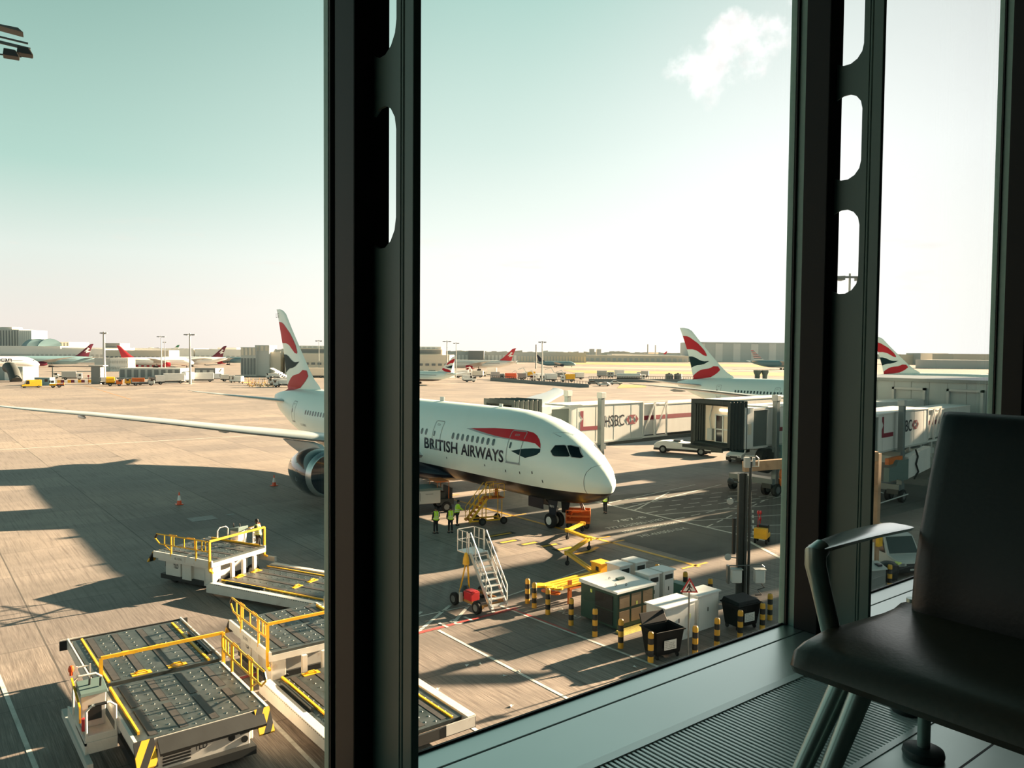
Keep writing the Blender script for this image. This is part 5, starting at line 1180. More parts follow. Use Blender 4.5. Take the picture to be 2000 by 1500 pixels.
for k, (y, xe) in enumerate(((-.05, -4.2), (-.33, -3.9), (-.62, -3.9), (-.9, -3.7))):
    MB().bar((-.3, y*.9, .95-k*.02), (xe, y*.8-.15, .92-k*.02), .2, .1).lathe([(-.04, .2), (-.04, .27), (.05, .27), (.05, .2)], (xe, y*.8-.15, .94-k*.02), 'z', 18).build('folded_boom', yp, pa)
MB().lathe([(-.03, .2), (-.03, .26), (.03, .26), (.03, .2)], (-3.9, -.3, .66), 'z', 18).lathe([(-.03, .2), (-.03, .26), (.03, .26), (.03, .2)], (-3.75, -.75, .62), 'z', 18).build('boom_pulley', M('orange_paint'), pa)
MB().box(-3.05, -.95, .0, -2.85, -.85, 1.15).bar((-3.0, -.9, .72), (-.3, -.75, .72), .12, .1).build('rest_post', M('orange_paint'), pa)

# bollards
def bollard():
    t = bpy.data.objects.new('bollard', None)
    mb = MB().lathe([(0, .115), (1.10, .115), (1.16, .105), (1.20, .07), (1.21, .02)], (0,0,0), 'z', 20)
    return mb.build('bollard', M('bollard_bands'), smooth=True)
B0 = bollard()
BP = [((23.75, 29.05), 'yellow and black banded bollard, farthest one in the left bollard row'), ((23.6, 28.35), 'second bollard from the far end of the left row, beside the steps'),
      ((23.5, 27.25), 'third bollard from the far end of the left bollard row'), ((23.4, 25.55), 'bollard standing level with the far end of the green generator box'),
      ((23.27, 23.9), 'bollard standing at the near corner of the green generator box'), ((23.19, 22.3), 'bollard on the kerb between green box and open black bin'),
      ((23.05, 20.55), 'nearest bollard of the left row, touching the open black bin'), ((25.0, 19.95), 'bollard just right of the pedestrian sign post'),
      ((26.5, 20.03), 'bollard half way between sign post and closed black bin'), ((28.1, 20.05), 'bollard directly in front of the notice on the closed bin'),
      ((29.7, 20.05), 'shorter-looking bollard by the ledge, right of the closed bin'), ((31.15, 20.65), 'rightmost bollard, next to the window mullion'),
      ((30.8, 27.1), 'farthest back bollard, peeping over the white cabinets'), ((30.85, 25.3), 'back bollard rising behind the tip of the pedestrian sign'), ((30.9, 23.8), 'back bollard behind the low white cabinet, left of the mast')]
for k, ((x, y), lb) in enumerate(BP):
    o = B0 if k == 0 else B0.copy()
    if k: COL.objects.link(o)
    o.location = (x, y, 0); tag(o, lb, 'bollard', 'yellow and black bollards')

# generator housing and cabinets
gb = thing('generator_housing', 'large dark green generator housing with pale roof and mesh panels', 'generator', (24.4, 23.7, 0))
MB().box(0, 0, .1, 2.35, 2.3, 1.68).build('body', M('green_paint'), gb, bevel=.02)
MB().hexa([(-.08, -.08, 1.66), (2.43, -.08, 1.66), (2.43, 2.38, 1.66), (-.08, 2.38, 1.66)], [(-.06, -.06, 1.74), (2.41, -.06, 1.74), (2.41, 2.36, 1.82), (-.06, 2.36, 1.82)]).build('roof', M('cabinet_white'), gb)
for i in range(3):
    for j in range(2):
        MB().box(.12+i*.74, -.03, .3+j*.68, .74+i*.74, 0, .84+j*.68).build('mesh_panel', M('brown_panel'), gb)
MB().box(-.03, .25, .85, 0, 1.35, 1.5).box(-.03, .25, .2, 0, 1.35, .8).build('louvre_panel', M('black_paint'), gb)
mb = MB()
for x, y in ((.5, .6), (.9, .35), (1.0, 1.5), (1.6, 1.2)): mb.tube([(x+.05*math.cos(a*PI/4), y, 1.83+.05*math.sin(a*PI/4)) for a in range(8)], .012, 5, closed=True)
mb.build('lifting_eyes', M('dark_metal'), gb); MB().box(1.2, 1.1, 1.78, 1.6, 1.3, 1.86).build('roof_hatch', M('green_paint'), gb)
MB().box(-.035, 1.55, 1.35, 0, 1.65, 1.5).box(1.15, -.035, 1.0, 1.25, 0, 1.15).build('warning_label', M('vest_pale'), gb)
def cabinet(label, loc, w, d, h, roof=.06, door='d', mt='cabinet_white', louv=True):
    t = thing('equipment_cabinet', label, 'cabinet', loc, 0, 'white equipment cabinets')
    b = MB().box(0, 0, 0, w, d, h-roof).build('body', M(mt), t, bevel=.015)
    MB().box(-.07, -.09, h-roof, w+.07, d+.07, h).build('roof', M('cabinet_white'), t, bevel=.015)
    dr = MB().box(.06, -.02, .12, w-.06, 0, h-roof-.12).build('door', M(mt), t, bevel=.005)
    MB().box(w*.45, -.04, h*.5, w*.45+.04, -.02, h*.5+.18).build('handle', M('dark_metal'), dr)
    if louv: MB().box(w*.15, -.03, h-.42, w*.85, -.02, h-.2).build('vent', M('dark_metal'), dr)
    return t
cabinet('white equipment cabinet directly right of the yellow boom box', (27.1, 26.2, 0), .75, .85, 1.9)
cabinet('white cabinet in the back pair, farther from the yellow boom box', (28.2, 26.2, 0), .75, .85, 1.9)
cabinet('white cabinet touching the right end of the green generator housing', (27.1, 24.35, 0), .75, .75, 1.9)
cabinet('tall white cabinet at the right of the front pair of narrow cabinets', (28.1, 24.35, 0), .75, .75, 1.9)
bc1 = cabinet('wide white double-door cabinet behind the open black bin', (24.75, 21.35, 0), 1.95, 1.0, 1.6, louv=False)
MB().box(1.5, -.035, .85, 1.62, -.02, 1.05).build('warning_label', M('vest_pale'), bc1)
cabinet('low broad white cabinet left of the closed black bin', (27.2, 21.6, 0), 1.45, .85, 1.6, louv=False)
lg = thing('low_green_unit', 'low green boxed unit beyond the tall white cabinets', 'equipment box', (30.0, 24.3, 0)); MB().box(0, 0, 0, .5, 1.3, .8).build('body', mat('teal_box', (70, 122, 112), .5), lg, bevel=.02); MB().box(-.02, 1.32, .1, .4, 1.9, .85).build('frame', M('yellow_paint'), lg)
og = thing('orange_bin', 'orange plastic crate wedged behind the pedestrian sign', 'crate', (29.0, 23.4, 0)); MB().box(0, 0, 0, .6, .6, .7).build('body', M('beacon_orange'), og, bevel=.03); MB().box(-.03, -.03, .7, .63, .63, .74).build('rim', M('orange_paint'), og)

tag(MB().hexa([(24.3, 23.2, 0), (26.8, 23.2, 0), (26.8, 23.68, 0), (24.3, 23.68, 0)], [(24.32, 23.3, .05), (26.78, 23.3, .06), (26.78, 23.68, .09), (24.32, 23.68, .08)]).build('weeds_strip', mat('weeds', (176, 160, 70), .9, var=.35, vs=14)), 'strip of dry yellow weeds along the foot of the green housing', 'weeds', kind='stuff')
# wheeled bins
def big_bin(label, loc, rz, open_):
    t = thing('wheeled_bin', label, 'bin', loc, rz); bk = mat('bin_black', (13, 14, 15), .6, spec=.25)
    w, d, h = 1.3, .95, 1.15
    def ring(o, z, g): return [(-w/2-g+o, -d/2-g+o, z), (w/2+g-o, -d/2-g+o, z), (w/2+g-o, d/2+g-o, z), (-w/2-g+o, d/2+g-o, z)]
    mb = MB(); a, b, c, e = ring(.08, .18, 0), ring(0, h, .04), ring(.05, h, .04), ring(.14, .22, 0)
    vs = a+b+c+e; mb.add(vs, [(0,3,2,1)]+[(i, (i+1) % 4, 4+(i+1) % 4, 4+i) for i in range(4)]+[(4+i, 4+(i+1) % 4, 8+(i+1) % 4, 8+i) for i in range(4)]+[(8+i, 8+(i+1) % 4, 12+(i+1) % 4, 12+i) for i in range(4)]+[(12, 13, 14, 15)])
    mb.build('body', bk, t, bevel=.02)
    MB().tube([(-w/2-.06, -d/2-.06, h), (w/2+.06, -d/2-.06, h), (w/2+.06, d/2+.06, h), (-w/2-.06, d/2+.06, h)], .035, 8, closed=True).build('rim', bk, t, smooth=True)
    if open_: MB().hexa([(-w/2, d/2, h+.02), (w/2, d/2, h+.02), (w/2, d/2+.05, h+.02), (-w/2, d/2+.05, h+.02)], [(-w/2+.05, d/2+.25, h+.42), (w/2-.05, d/2+.25, h+.42), (w/2-.05, d/2+.3, h+.4), (-w/2+.05, d/2+.3, h+.4)]).build('lid', bk, t, bevel=.015)
    else: MB().hexa([(-w/2-.04, -d/2-.04, h+.03), (w/2+.04, -d/2-.04, h+.03), (w/2+.04, d/2+.04, h+.03), (-w/2-.04, d/2+.04, h+.03)], [(-w/2+.05, -d/2+.05, h+.14), (w/2-.05, -d/2+.05, h+.14), (w/2-.05, d/2, h+.2), (-w/2+.05, d/2, h+.2)]).build('lid', bk, t, bevel=.02)
    for x in (-.5, .5):
        for y in (-.32, .32): MB().wheel((x, y, .1), .1, .06, 'x').build('caster', [M('tyre'), M('dark_metal')], t, smooth=True)
    nt_ = MB().box(-.32, -d/2-.06, .42, .28, -d/2-.045, .80).build('notice', M('white_paint'), t)
    for k, (s, w_) in enumerate((('BIFFA', .2), ('NO LOOSE ICE', .46), ('ANY DANGER', .44), ('NOT TO BE USED', .5), ('BY MEMBERS HERE', .5))):
        vs, fs = text2d(s, w_, .045); lay('notice_lettering', M('letter_navy'), nt_, vs, fs, lambda a, b, k=k: (-.28+a, -d/2-.063, .74-k*.07+b))
    for s in (-1, 1): MB().box(s*(w/2+.02)-.03, -.2, .9, s*(w/2+.02)+.06, .2, .96).build('grip', bk, t)
    return t
big_bin('black wheeled bin with its lid open, beside the pedestrian sign', (23.95, 20.75, 0), math.radians(-10), True)
big_bin('black wheeled bin with closed lid under the mast lamp boxes', (29.25, 20.85, 0), math.radians(-8), False)
# pedestrian sign
sg = thing('pedestrian_sign', 'triangular red and white pedestrian sign on a grey post', 'sign', (24.55, 19.93, 0), math.radians(-40))
MB().cyl((0, 0, 0), (0, 0, 3.1), .035, 12).build('post', M('grey_metal'), sg, smooth=True)
tri = lambda r, y: [(-r*.866, -r*.5+2.85), (r*.866, -r*.5+2.85), (0, r+2.85)]
MB().prism(tri(.40, 0), -.06, -.045, 'y').build('plate', M('red_paint'), sg)
lay('white_field', M('white_paint'), sg, *poly(tri(.29, 0)), lambda a, b: (a, -.0625, b))
fg = [(-.02,3.03),(.03,3.0),(.05,2.9),(.11,2.84),(.09,2.81),(.03,2.86),(.01,2.82),(.07,2.74),(.09,2.68),(.06,2.67),(.0,2.77),(-.05,2.72),(-.1,2.66),(-.13,2.68),(-.06,2.79),(-.03,2.86),(-.04,2.9),(-.09,2.82),(-.12,2.83),(-.07,2.95)]
lay('walking_figure', M('black_paint'), sg, *poly(fg), lambda a, b: (a, -.064, b)); lay('walking_figure_head', M('black_paint'), sg, *poly(rrect(.01, 3.07, .06, .06, .029)), lambda a, b: (a, -.064, b))
# cones
cn0 = thing('traffic_cone', 'orange and white traffic cone alone on the shaded apron', 'traffic cone', (17.2, 64.1, 0), 0, 'traffic cones')
MB().box(-.26, -.26, 0, .26, .26, .05).build('base', M('beacon_orange'), cn0, bevel=.02)
MB().mat(0).lathe([(.05, .19), (.32, .145)], (0,0,0), 'z', 16).mat(1).lathe([(.32, .147), (.72, .08)], (0,0,0), 'z', 16).mat(0).lathe([(.72, .08), (.98, .035)], (0,0,0), 'z', 16).build('cone', [M('beacon_orange'), M('white_paint')], cn0, smooth=True)
dup(cn0, (26.4, 68.2, 0), .4, 'orange and white traffic cone close beside the dark engine', 'traffic cones')

# ---------------------------------------------------------------- vehicles
def van(label, loc, rz, col='white_paint', L=4.7, W=1.85, H=1.85, kind='van', stripe=None, name='van', group=None, lettering=None, lamp=True):
    "local +x is forward"
    t = thing(name, label, 'van' if kind == 'van' else 'car', loc, rz, group)
    if kind == 'van': P_ = [(-L/2, .45), (-L/2, H-.08), (-L/2+.12, H), (L/2-1.75, H), (L/2-1.35, H-.1), (L/2-.85, 1.12), (L/2-.12, .95), (L/2, .82), (L/2, .45)]
    else: P_ = [(-L/2, .45), (-L/2, .95), (-L/2+.5, 1.0), (-L/2+1.0, H), (L/2-2.2, H), (L/2-1.4, .98), (L/2-.1, .85), (L/2, .7), (L/2, .4)]
    mb = MB(); n = len(P_)
    o = [(x, W/2-(.10 if z > 1.2 else 0), z) for x, z in P_]; i_ = [(x, -W/2+(.10 if z > 1.2 else 0), z) for x, z in P_]
    mb.add(o+i_, [tuple(range(n)), tuple(range(2*n-1, n-1, -1))]+[(k, (k+1) % n, n+(k+1) % n, n+k) for k in range(n)])
    mb.build('body', M(col), t, bevel=.05)
    MB().box(-L/2+.05, -W/2-.01, .28, L/2-.02, W/2+.01, .5).box(L/2-.1, -W/2+.02, .35, L/2+.04, W/2-.02, .66).build('bumper', M('black_paint'), t, bevel=.03)
    g = M('glass_dark')
    if kind == 'van':
        xa, xb = (L/2-1.33, H-.13), (L/2-.88, 1.15)
        MB().hexa([(xb[0]+.03, -W/2+.12, xb[1]), (xb[0]+.03, W/2-.12, xb[1]), (xb[0]-.05, W/2-.12, xb[1]), (xb[0]-.05, -W/2+.12, xb[1])], [(xa[0]+.03, -W/2+.2, xa[1]), (xa[0]+.03, W/2-.2, xa[1]), (xa[0]-.05, W/2-.2, xa[1]), (xa[0]-.05, -W/2+.2, xa[1])]).build('windscreen', g, t)
        for s in (-1, 1): MB().prism([(L/2-1.05, 1.14), (L/2-1.45, H-.2), (L/2-2.05, H-.2), (L/2-2.1, 1.14)], s*(W/2-.085), s*(W/2+.006), 'y').build('side_window', g, t)
    else:
        MB().hexa([(L/2-1.42, -W/2+.15, 1.02), (L/2-1.42, W/2-.15, 1.02), (L/2-1.5, W/2-.15, 1.02), (L/2-1.5, -W/2+.15, 1.02)], [(L/2-2.12, -W/2+.2, H-.05), (L/2-2.12, W/2-.2, H-.05), (L/2-2.2, W/2-.2, H-.05), (L/2-2.2, -W/2+.2, H-.05)]).build('windscreen', g, t)
        for s in (-1, 1): MB().prism([(L/2-1.6, 1.0), (L/2-2.25, H-.1), (-L/2+1.1, H-.1), (-L/2+.7, 1.0)], s*(W/2-.085), s*(W/2+.006), 'y').build('side_window', g, t)
    for s in (-1, 1):
        MB().box(L/2-.12, s*(W/2-.3)-.13, .68, L/2+.012, s*(W/2-.3)+.13, .84).build('headlamp', M('steel'), t, bevel=.02)
        for x in (L/2-.85, -L/2+.85): MB().wheel((x, s*(W/2-.1), .32), .32, .22, 'y').build('wheel', [M('tyre'), M('grey_metal')], t, smooth=True)
    MB().box(L/2, -.45, .62, L/2+.015, .45, .78).build('grille', M('black_paint'), t)
    MB().box(L/2+.04, -.26, .42, L/2+.05, .26, .52).build('number_plate', M('pale_grey'), t)
    if stripe: MB().box(-L/2+.1, -W/2+.18, H-.0, L/2-1.8, W/2-.18, H+.03).build('roof_stripe', M(stripe), t)
    if lamp and kind == 'van': MB().box(L/2-2.0, -.5, H, L/2-1.8, .5, H+.1).build('light_bar', M('beacon_orange'), t, bevel=.02)
    return t
V1 = van('white van parked under the open hood of the passenger bridge', (75.4, 53.9, 0), PI+.18)
tk = thing('low_truck', 'white low-bodied service truck parked behind the passenger bridges', 'truck', (75.2, 62.2, 0), math.radians(112))
MB().prism([(-3.6, .55), (-3.6, 1.15), (-1.2, 1.3), (2.0, 1.5), (3.1, 1.35), (3.5, 1.0), (3.5, .5)], -1.1, 1.1, 'y').build('body', M('white_paint'), tk, bevel=.12)
MB().box(-3.6, -1.12, .35, 3.5, 1.12, .62).build('skirt', M('black_paint'), tk, bevel=.03)
for x in (-2.4, 2.3):
    for s in (-1, 1): MB().wheel((x, s*1.0, .48), .48, .3, 'y').build('wheel', [M('tyre'), M('grey_metal')], tk, smooth=True)
MB().box(.3, -.5, 1.44, 1.2, .5, 1.6).box(-5.0, -1.0, .5, -3.6, 1.0, 1.6).build('equipment', M('dark_metal'), tk, bevel=.03)
pc = van('white and yellow people carrier half hidden behind the seat', (44.6, 22.2, 0), math.radians(-118), col='pale_grey', L=5.2, W=2.0, H=2.1, stripe='yellow_paint', lamp=False)
for s in (-1, 1): MB().box(-2.3, s*.96-.045, 1.2, .35, s*.96+.045, 1.75).build('side_window', M('glass_dark'), pc)
gc = thing('ticket_cabinet', 'grey meter cabinet with sloping display top by the gantry post', 'cabinet', (39.9, 20.3, 0), math.radians(-20))
MB().box(-.45, -.3, 0, .45, .3, 1.0).build('body', M('mid_grey'), gc, bevel=.02); MB().hexa([(-.5, -.38, 1.0), (.5, -.38, 1.0), (.5, .35, 1.0), (-.5, .35, 1.0)], [(-.5, -.32, 1.08), (.5, -.32, 1.08), (.5, .35, 1.3), (-.5, .35, 1.3)]).build('display_top', M('pale_grey'), gc, bevel=.01)
MB().box(.05, -.2, 1.14, .3, .1, 1.24).build('screen', M('letter_navy'), gc); MB().box(-.5, .6, .9, .5, .66, 2.2).build('backboard', M('white_paint'), gc)
dbn = thing('drum_bin', 'dark drum with a pale rag on top beside the people carrier', 'bin', (41.8, 20.5, 0)); MB().lathe([(0, .42), (.7, .5), (.9, .48), (1.0, .3), (1.05, .05)], (0,0,0), 'z', 24).build('drum', M('black_paint'), dbn, smooth=True); MB().box(.1, -.45, .9, .5, -.1, 1.0).build('rag', M('vest_pale'), dbn, bevel=.03)
o = B0.copy(); COL.objects.link(o); o.location = (40.6, 19.85, 0); tag(o, 'yellow and black bollard in front of the drum, seen through the right-hand pane', 'bollard', 'yellow and black bollards')
rc = thing('hand_cart', 'yellow tool cart with red barrier lamps beside the right mullion', 'cart', (43.6, 29.6, 0), .4)
MB().box(-.6, -.4, .35, .6, .4, .62).box(-.6, -.4, .62, -.1, .4, 1.0).build('body', M('yellow_paint'), rc, bevel=.02); MB().box(-.1, -.35, .62, .5, .35, 1.15).build('load', M('black_paint'), rc, bevel=.04)
for x, y in ((-.4, -.35), (.4, -.35), (-.4, .35), (.4, .35)): MB().wheel((x, y, .18), .18, .1, 'y').build('wheel', [M('tyre'), M('dark_metal')], rc, smooth=True)
for x, z in ((-.3, 2.0), (.45, 1.85), (.35, 1.45)):
    MB().cyl((x, .2, 1.0), (x, .2, z), .02, 6).lathe([(-.06, .1), (0, .14), (.06, .1)], (x, .2, z), 'y', 12).build('barrier_lamp', M('red_paint'), rc, smooth=True)
# floodlight on a bracket outside, upper left
fl_ = thing('floodlight', 'dark twin floodlight on a bracket outside at the upper left corner', 'floodlight', (2.77, 24.0, 19.9), math.radians(-8))
MB().cyl((-3.2, 0, -19.9), (-3.2, 0, .6), .12, 12).build('pole', M('dark_metal'), fl_, smooth=True)
MB().bar((-3.2, 0, .15), (.1, 0, -.12), .05, .07).bar((-3.2, 0, -.5), (-.1, 0, -.35), .03, .03).bar((-2.9, .3, .35), (.05, .1, .05), .04, .04).build('bracket', M('dark_metal'), fl_)
for k, (x, z) in enumerate(((.02, -.22), (-.28, -.33))):
    MB().hexa([(x-.22, -.16, z-.08), (x+.13, -.16, z-.08), (x+.13, .16, z-.08), (x-.22, .16, z-.08)], [(x-.2, -.12, z+.10), (x+.04, -.12, z+.10), (x+.04, .12, z+.10), (x-.2, .12, z+.10)]).build('lamp_head', M('black_paint'), fl_, bevel=.01)
    MB().hexa([(x+.135, -.15, z-.07), (x+.14, -.15, z-.07), (x+.14, .15, z-.07), (x+.135, .15, z-.07)], [(x+.05, -.11, z+.095), (x+.06, -.11, z+.095), (x+.06, .11, z+.095), (x+.05, .11, z+.095)]).build('lens', M('interior_cream'), fl_)
MB().hexa([(-.6, -.2, .28), (-.05, -.2, .22), (-.05, .2, .22), (-.6, .2, .28)], [(-.6, -.2, .32), (-.16, -.2, .31), (-.16, .2, .31), (-.6, .2, .32)]).build('shade_plate', M('dark_metal'), fl_)
# ---------------------------------------------------------------- other airliners
ba_airliner('airliner', 'white airliner with a red, white and blue wave tail behind the open-hooded bridge', (115.6, 41.2, 0), detail=False)
ba_airliner('airliner', 'white airliner whose wave-painted tail shows above the low grey pier in the right pane', (195.5, 46, 0), detail=False)

def horizon(px): return 688.7+(px-1000)*.0083
def at(px, D, z=0.0):
    d = ray(px, horizon(px)); k = D/(d.x*math.sin(AZ)+d.y*math.cos(AZ)); return Vector((d.x*k, d.y*k, z))
def depth(px, py): return EYE*FPX/(py-horizon(px))
mat('far_white', (238, 236, 230), .5); mat('far_blue', (118, 150, 158), .4); mat('far_maroon', (104, 26, 50), .4); mat('far_red', (196, 44, 56), .4)
mat('far_navy', (30, 36, 58), .4); mat('far_green', (40, 120, 84), .4); mat('far_grey', (202, 202, 197), .6); mat('far_dark', (128, 132, 132), .6); mat('far_beige', (228, 216, 198), .7); mat('hangar_grey', (206, 210, 206), .6)  # far building greys are paled: distance haze put into the colour
def far_plane(label, px, py, face, sc, body, tail, nose_face=None, engines=2, tailmark=None, belly=None, lettering=None):
    "px, py: the ground below the middle of the fuselage; face: heading in degrees to the right of the view direction"
    D = depth(px, py); c = at(px, D); va = math.atan2(c.x, c.y); h = va+math.radians(face)      # compass azimuth of the nose
    d = Vector((math.sin(h), math.cos(h))); rz = math.atan2(-d.y, -d.x)     # local +x points to the tail
    t = thing('airliner', label, 'airplane', (c.x+d.x*28*sc, c.y+d.y*28*sc, 0), rz); t.scale = (sc, sc, sc)
    fuselage(t, M(body), 20, 2)
    for s in (1, -1):
        foil(MB(), [(s*a[0],)+a[1:] for a in (WING[0], WING[1], WING[3], WING[6], WING[9])], 4).build('wing', M('wing_grey'), t, smooth=True, ang=50)
        foil(MB(), [(s*a[0],)+a[1:] for a in TAILP[::2]], 4).build('tailplane', M('wing_grey'), t, smooth=True, ang=50)
        MB().lathe([(0, 1.5), (1, 1.7), (3, 1.6), (5, 1.0)], (19.6, s*9.8, 2.6), 'x', 16).build('engine', M(belly or tail), t, smooth=True)
        MB().box(27.4, s*4.9-.5, 0, 29.4, s*4.9+.5, 1.2).cyl((28.4, s*4.9, 1), (28.4, s*4.2, 3.2), .2, 8).build('main_gear', M('tyre'), t)
    f = vfoil(MB(), FIN, 5).build('fin', M(tail), t, smooth=True, ang=60)
    MB().cyl((5.5, -.4, .5), (5.5, .4, .5), .5, 12).cyl((5.5, 0, .5), (5.5, 0, 2.3), .15, 8).build('nose_gear', M('tyre'), t)
    for s in (1, -1):
        lay('window_row', M('far_dark'), t, *poly([(8, 5.6), (44, 5.6), (44, 5.9), (8, 5.9)]), on_fus(s, .05), grid=4)
        lay('cockpit_window', M('glass_dark'), t, *poly([(1.9, 5.35), (3.4, 5.4), (3.4, 5.95), (2.5, 5.95)]), on_fus(s, .05), grid=.6)
        ff = lambda a, b, s=s: (a, s*(fin_y(a, b)+.05), b)
        if tailmark == 'white': lay('tail_mark', M('far_white'), f, *poly([(52.2,14.2),(53.6,13.4),(51.8,12.2),(54.2,11.4),(50.6,10.2),(51.2,11.6),(49.6,11.2),(51.4,12.9)]), ff)
        if tailmark == 'wave':
            lay('red_ribbon', M('ba_red'), f, *poly(clip_fin(FIN_RED_UP)), ff, grid=.8); lay('blue_ribbon', M('ba_blue'), f, *poly(clip_fin(FIN_BLUE)), ff, grid=.8); lay('red_ribbon', M('ba_red'), f, *poly(clip_fin(FIN_RED_LO)), ff, grid=.8)
        if tailmark == 'stripes':
            for k in range(8):
                z = 9.3+k*.95; lay('tail_stripe', M('far_red' if k % 2 else 'far_navy'), f, *poly(clip_fin([(42, z), (58, z), (58, z+.5), (42, z+.5)])), ff, grid=.8)
        if tailmark == 'flag':
            lay('red_panel', M('far_red'), f, *poly(clip_fin([(40, 9), (60, 9), (60, 12), (40, 12)])), ff, grid=.8); lay('green_panel', M('far_green'), f, *poly(clip_fin([(40, 14), (60, 14), (60, 16.6), (40, 16.6)])), ff, grid=.8)
    if lettering:
        vs, fs = text2d(lettering[0], lettering[1], lettering[2], off=.01)
        s = lettering[3]; x0 = lettering[4]
        lay('lettering', M('far_navy'), t, vs, fs, lambda a, b: on_fus(s, .06)(x0-s*a, 5.15+b), grid=.8)
    return t
far_plane('silver airliner at the far left with dark letters on its nose, others behind it', -46, 726, 84, 1.0, 'far_white', 'far_white', lettering=('American', 15.0, 2.4, 1, 28.0))
far_plane('blue-grey airliner with a maroon tail behind the silver one at far left', 98, 717, -98, .92, 'far_blue', 'far_maroon', tailmark='white')
far_plane('white airliner with a pink-red tail parked among the left background lamp masts', 305, 718, 80, .86, 'far_white', 'far_red')
far_plane('distant airliner with a green, white and red tail among the pale terminal roofs', 300, 701.5, -84, 1.1, 'far_white', 'far_white', tailmark='flag')
far_plane('airliner with a maroon tail and white mark, just right of the two left lamp masts', 372, 716, -98, .9, 'far_white', 'far_maroon', tailmark='white')
far_plane('grey-blue airliner with a red tail end seen beside the scaffolded building', 445, 712.5, -80, .8, 'far_blue', 'far_red')
far_plane('small airliner with a wave-painted tail cut off by the left mullion', 812, 750, -58, .62, 'airliner_white', 'far_white', tailmark='wave', belly='letter_navy')
far_plane('white airliner with a bright red tail and white mark in the centre distance', 935, 724, -84, .88, 'far_white', 'far_red', tailmark='white', belly='far_red')
far_plane('pale blue airliner with a dark navy tail taxiing in the centre distance', 1086, 717, 76, .62, 'far_blue', 'far_navy')
far_plane('airliner with striped tail far off in front of the large hangar', 1530, 722, 74, .95, 'far_blue', 'far_white', tailmark='stripes')
far_plane('tiny white airliner with an orange-red tail on the far side of the field', 1275, 703, -85, 1.0, 'far_white', 'far_red')

# ---------------------------------------------------------------- distant buildings
def block(label, parts, name='terminal_building', cat='building'):
    "parts: (px0, px1, top py, ground distance, thickness, material, bands, z0)"
    px0, px1, ty, D = parts[0][:4]; o = at(px0, D)
    t = thing(name, label, cat, (o.x, o.y, 0))
    for p in parts:
        px0, px1, ty, D, th, m, bands = p[:7]; z0 = p[7] if len(p) > 7 else 0
        a, b = at(px0, D), at(px1, D); z1 = EYE+(horizon((px0+px1)/2)-ty)/FPX*D
        n = Vector((math.sin(AZ), math.cos(AZ), 0))
        P4 = [a, b, b+n*th, a+n*th]; bt = [Vector((q.x-o.x, q.y-o.y, z0)) for q in P4]; tp = [Vector((q.x-o.x, q.y-o.y, z1)) for q in P4]
        MB().hexa(bt, tp).build('wall', M(m), t)
        u = (b-a).normalized(); L = (b-a).length; H = z1-z0
        for kind in bands:
            e = -n*.25; A = a-o+e; A.z = 0
            if kind[0] == 'band':     # window band: (z fraction lo, hi, material)
                MB().quad(*[A+u*s+Vector((0, 0, z0+H*f)) for s, f in ((L*.01, kind[1]), (L*.99, kind[1]), (L*.99, kind[2]), (L*.01, kind[2]))]).build('window_band', M(kind[3]), t)
            if kind[0] == 'ribs':     # vertical ribs: (count, material)
                mb = MB()
                for k in range(kind[1]):
                    s0 = L*(k+.3)/kind[1]; s1 = L*(k+.7)/kind[1]; mb.quad(*[A+u*s+Vector((0, 0, z0+H*f)) for s, f in ((s0, .02), (s1, .02), (s1, .96), (s0, .96))])
                mb.build('ribs', M(kind[2]), t)
            if kind[0] == 'cells':    # a row of windows: (count, lo, hi, material)
                mb = MB()
                for k in range(kind[1]):
                    s0 = L*(k+.2)/kind[1]; s1 = L*(k+.8)/kind[1]; mb.quad(*[A+u*s+Vector((0, 0, z0+H*f)) for s, f in ((s0, kind[2]), (s1, kind[2]), (s1, kind[3]), (s0, kind[3]))])
                mb.build('windows', M(kind[4]), t)
    return t
Wd = 'far_white'; Gy = 'far_grey'; Dk = 'far_dark'; Be = 'far_beige'
block('grey ribbed tower block at the far left of the horizon', [(-12, 38, 643, 900, 30, Gy, [('ribs', 9, Dk)]), (36, 62, 645, 880, 30, Wd, [('ribs', 7, Gy)]), (-8, 24, 639, 905, 20, Gy, [])], 'office_tower')
tt = block('low terminal with two arched glass roofs right of the tower block', [(60, 135, 668, 850, 40, Be, [('ribs', 12, Dk)])])
for px in (76, 98):
    c = at(px, 845)-at(60, 850); mb = MB(); n = 10
    mb.prism([(c.x+13*math.cos(PI*k/n), 9+14*math.sin(PI*k/n)) for k in range(n+1)], c.y-2, c.y+40, 'y').build('glass_arch', M('far_blue'), tt)
block('long white terminal roof line behind the left-hand tails', [(0, 118, 676, 800, 30, Wd, [('band', .2, .45, Gy)]), (60, 203, 681, 700, 25, Wd, [('cells', 16, .3, .6, Gy)])])
block('white flat hall with a dark warehouse on its roof, left of the tall lamp mast', [(120, 234, 679, 760, 30, Wd, [('cells', 12, .2, .5, Gy)]), (205, 234, 670, 765, 20, Dk, [])])
block('pale office strip between the tall lamp mast and the pink-red tail', [(205, 330, 684, 650, 20, Be, [('cells', 14, .2, .55, Dk)])])
block('white warehouse strip behind the green and red tail', [(235, 378, 680, 800, 40, Wd, [('band', .1, .3, Gy)])])
block('white hall roof right of the maroon tail', [(381, 480, 682, 800, 40, Wd, [('cells', 10, .2, .5, Gy)]), (425, 462, 679, 860, 30, Gy, [])])
block('two-storey container office, grey end and white side, by the tall lamp mast', [(184, 214, 699, 430, 8, Gy, [('band', .48, .52, Wd)]), (213, 250, 699, 430, 8, Wd, [('cells', 8, .6, .8, Gy), ('cells', 8, .15, .35, Gy)])], 'container_office')
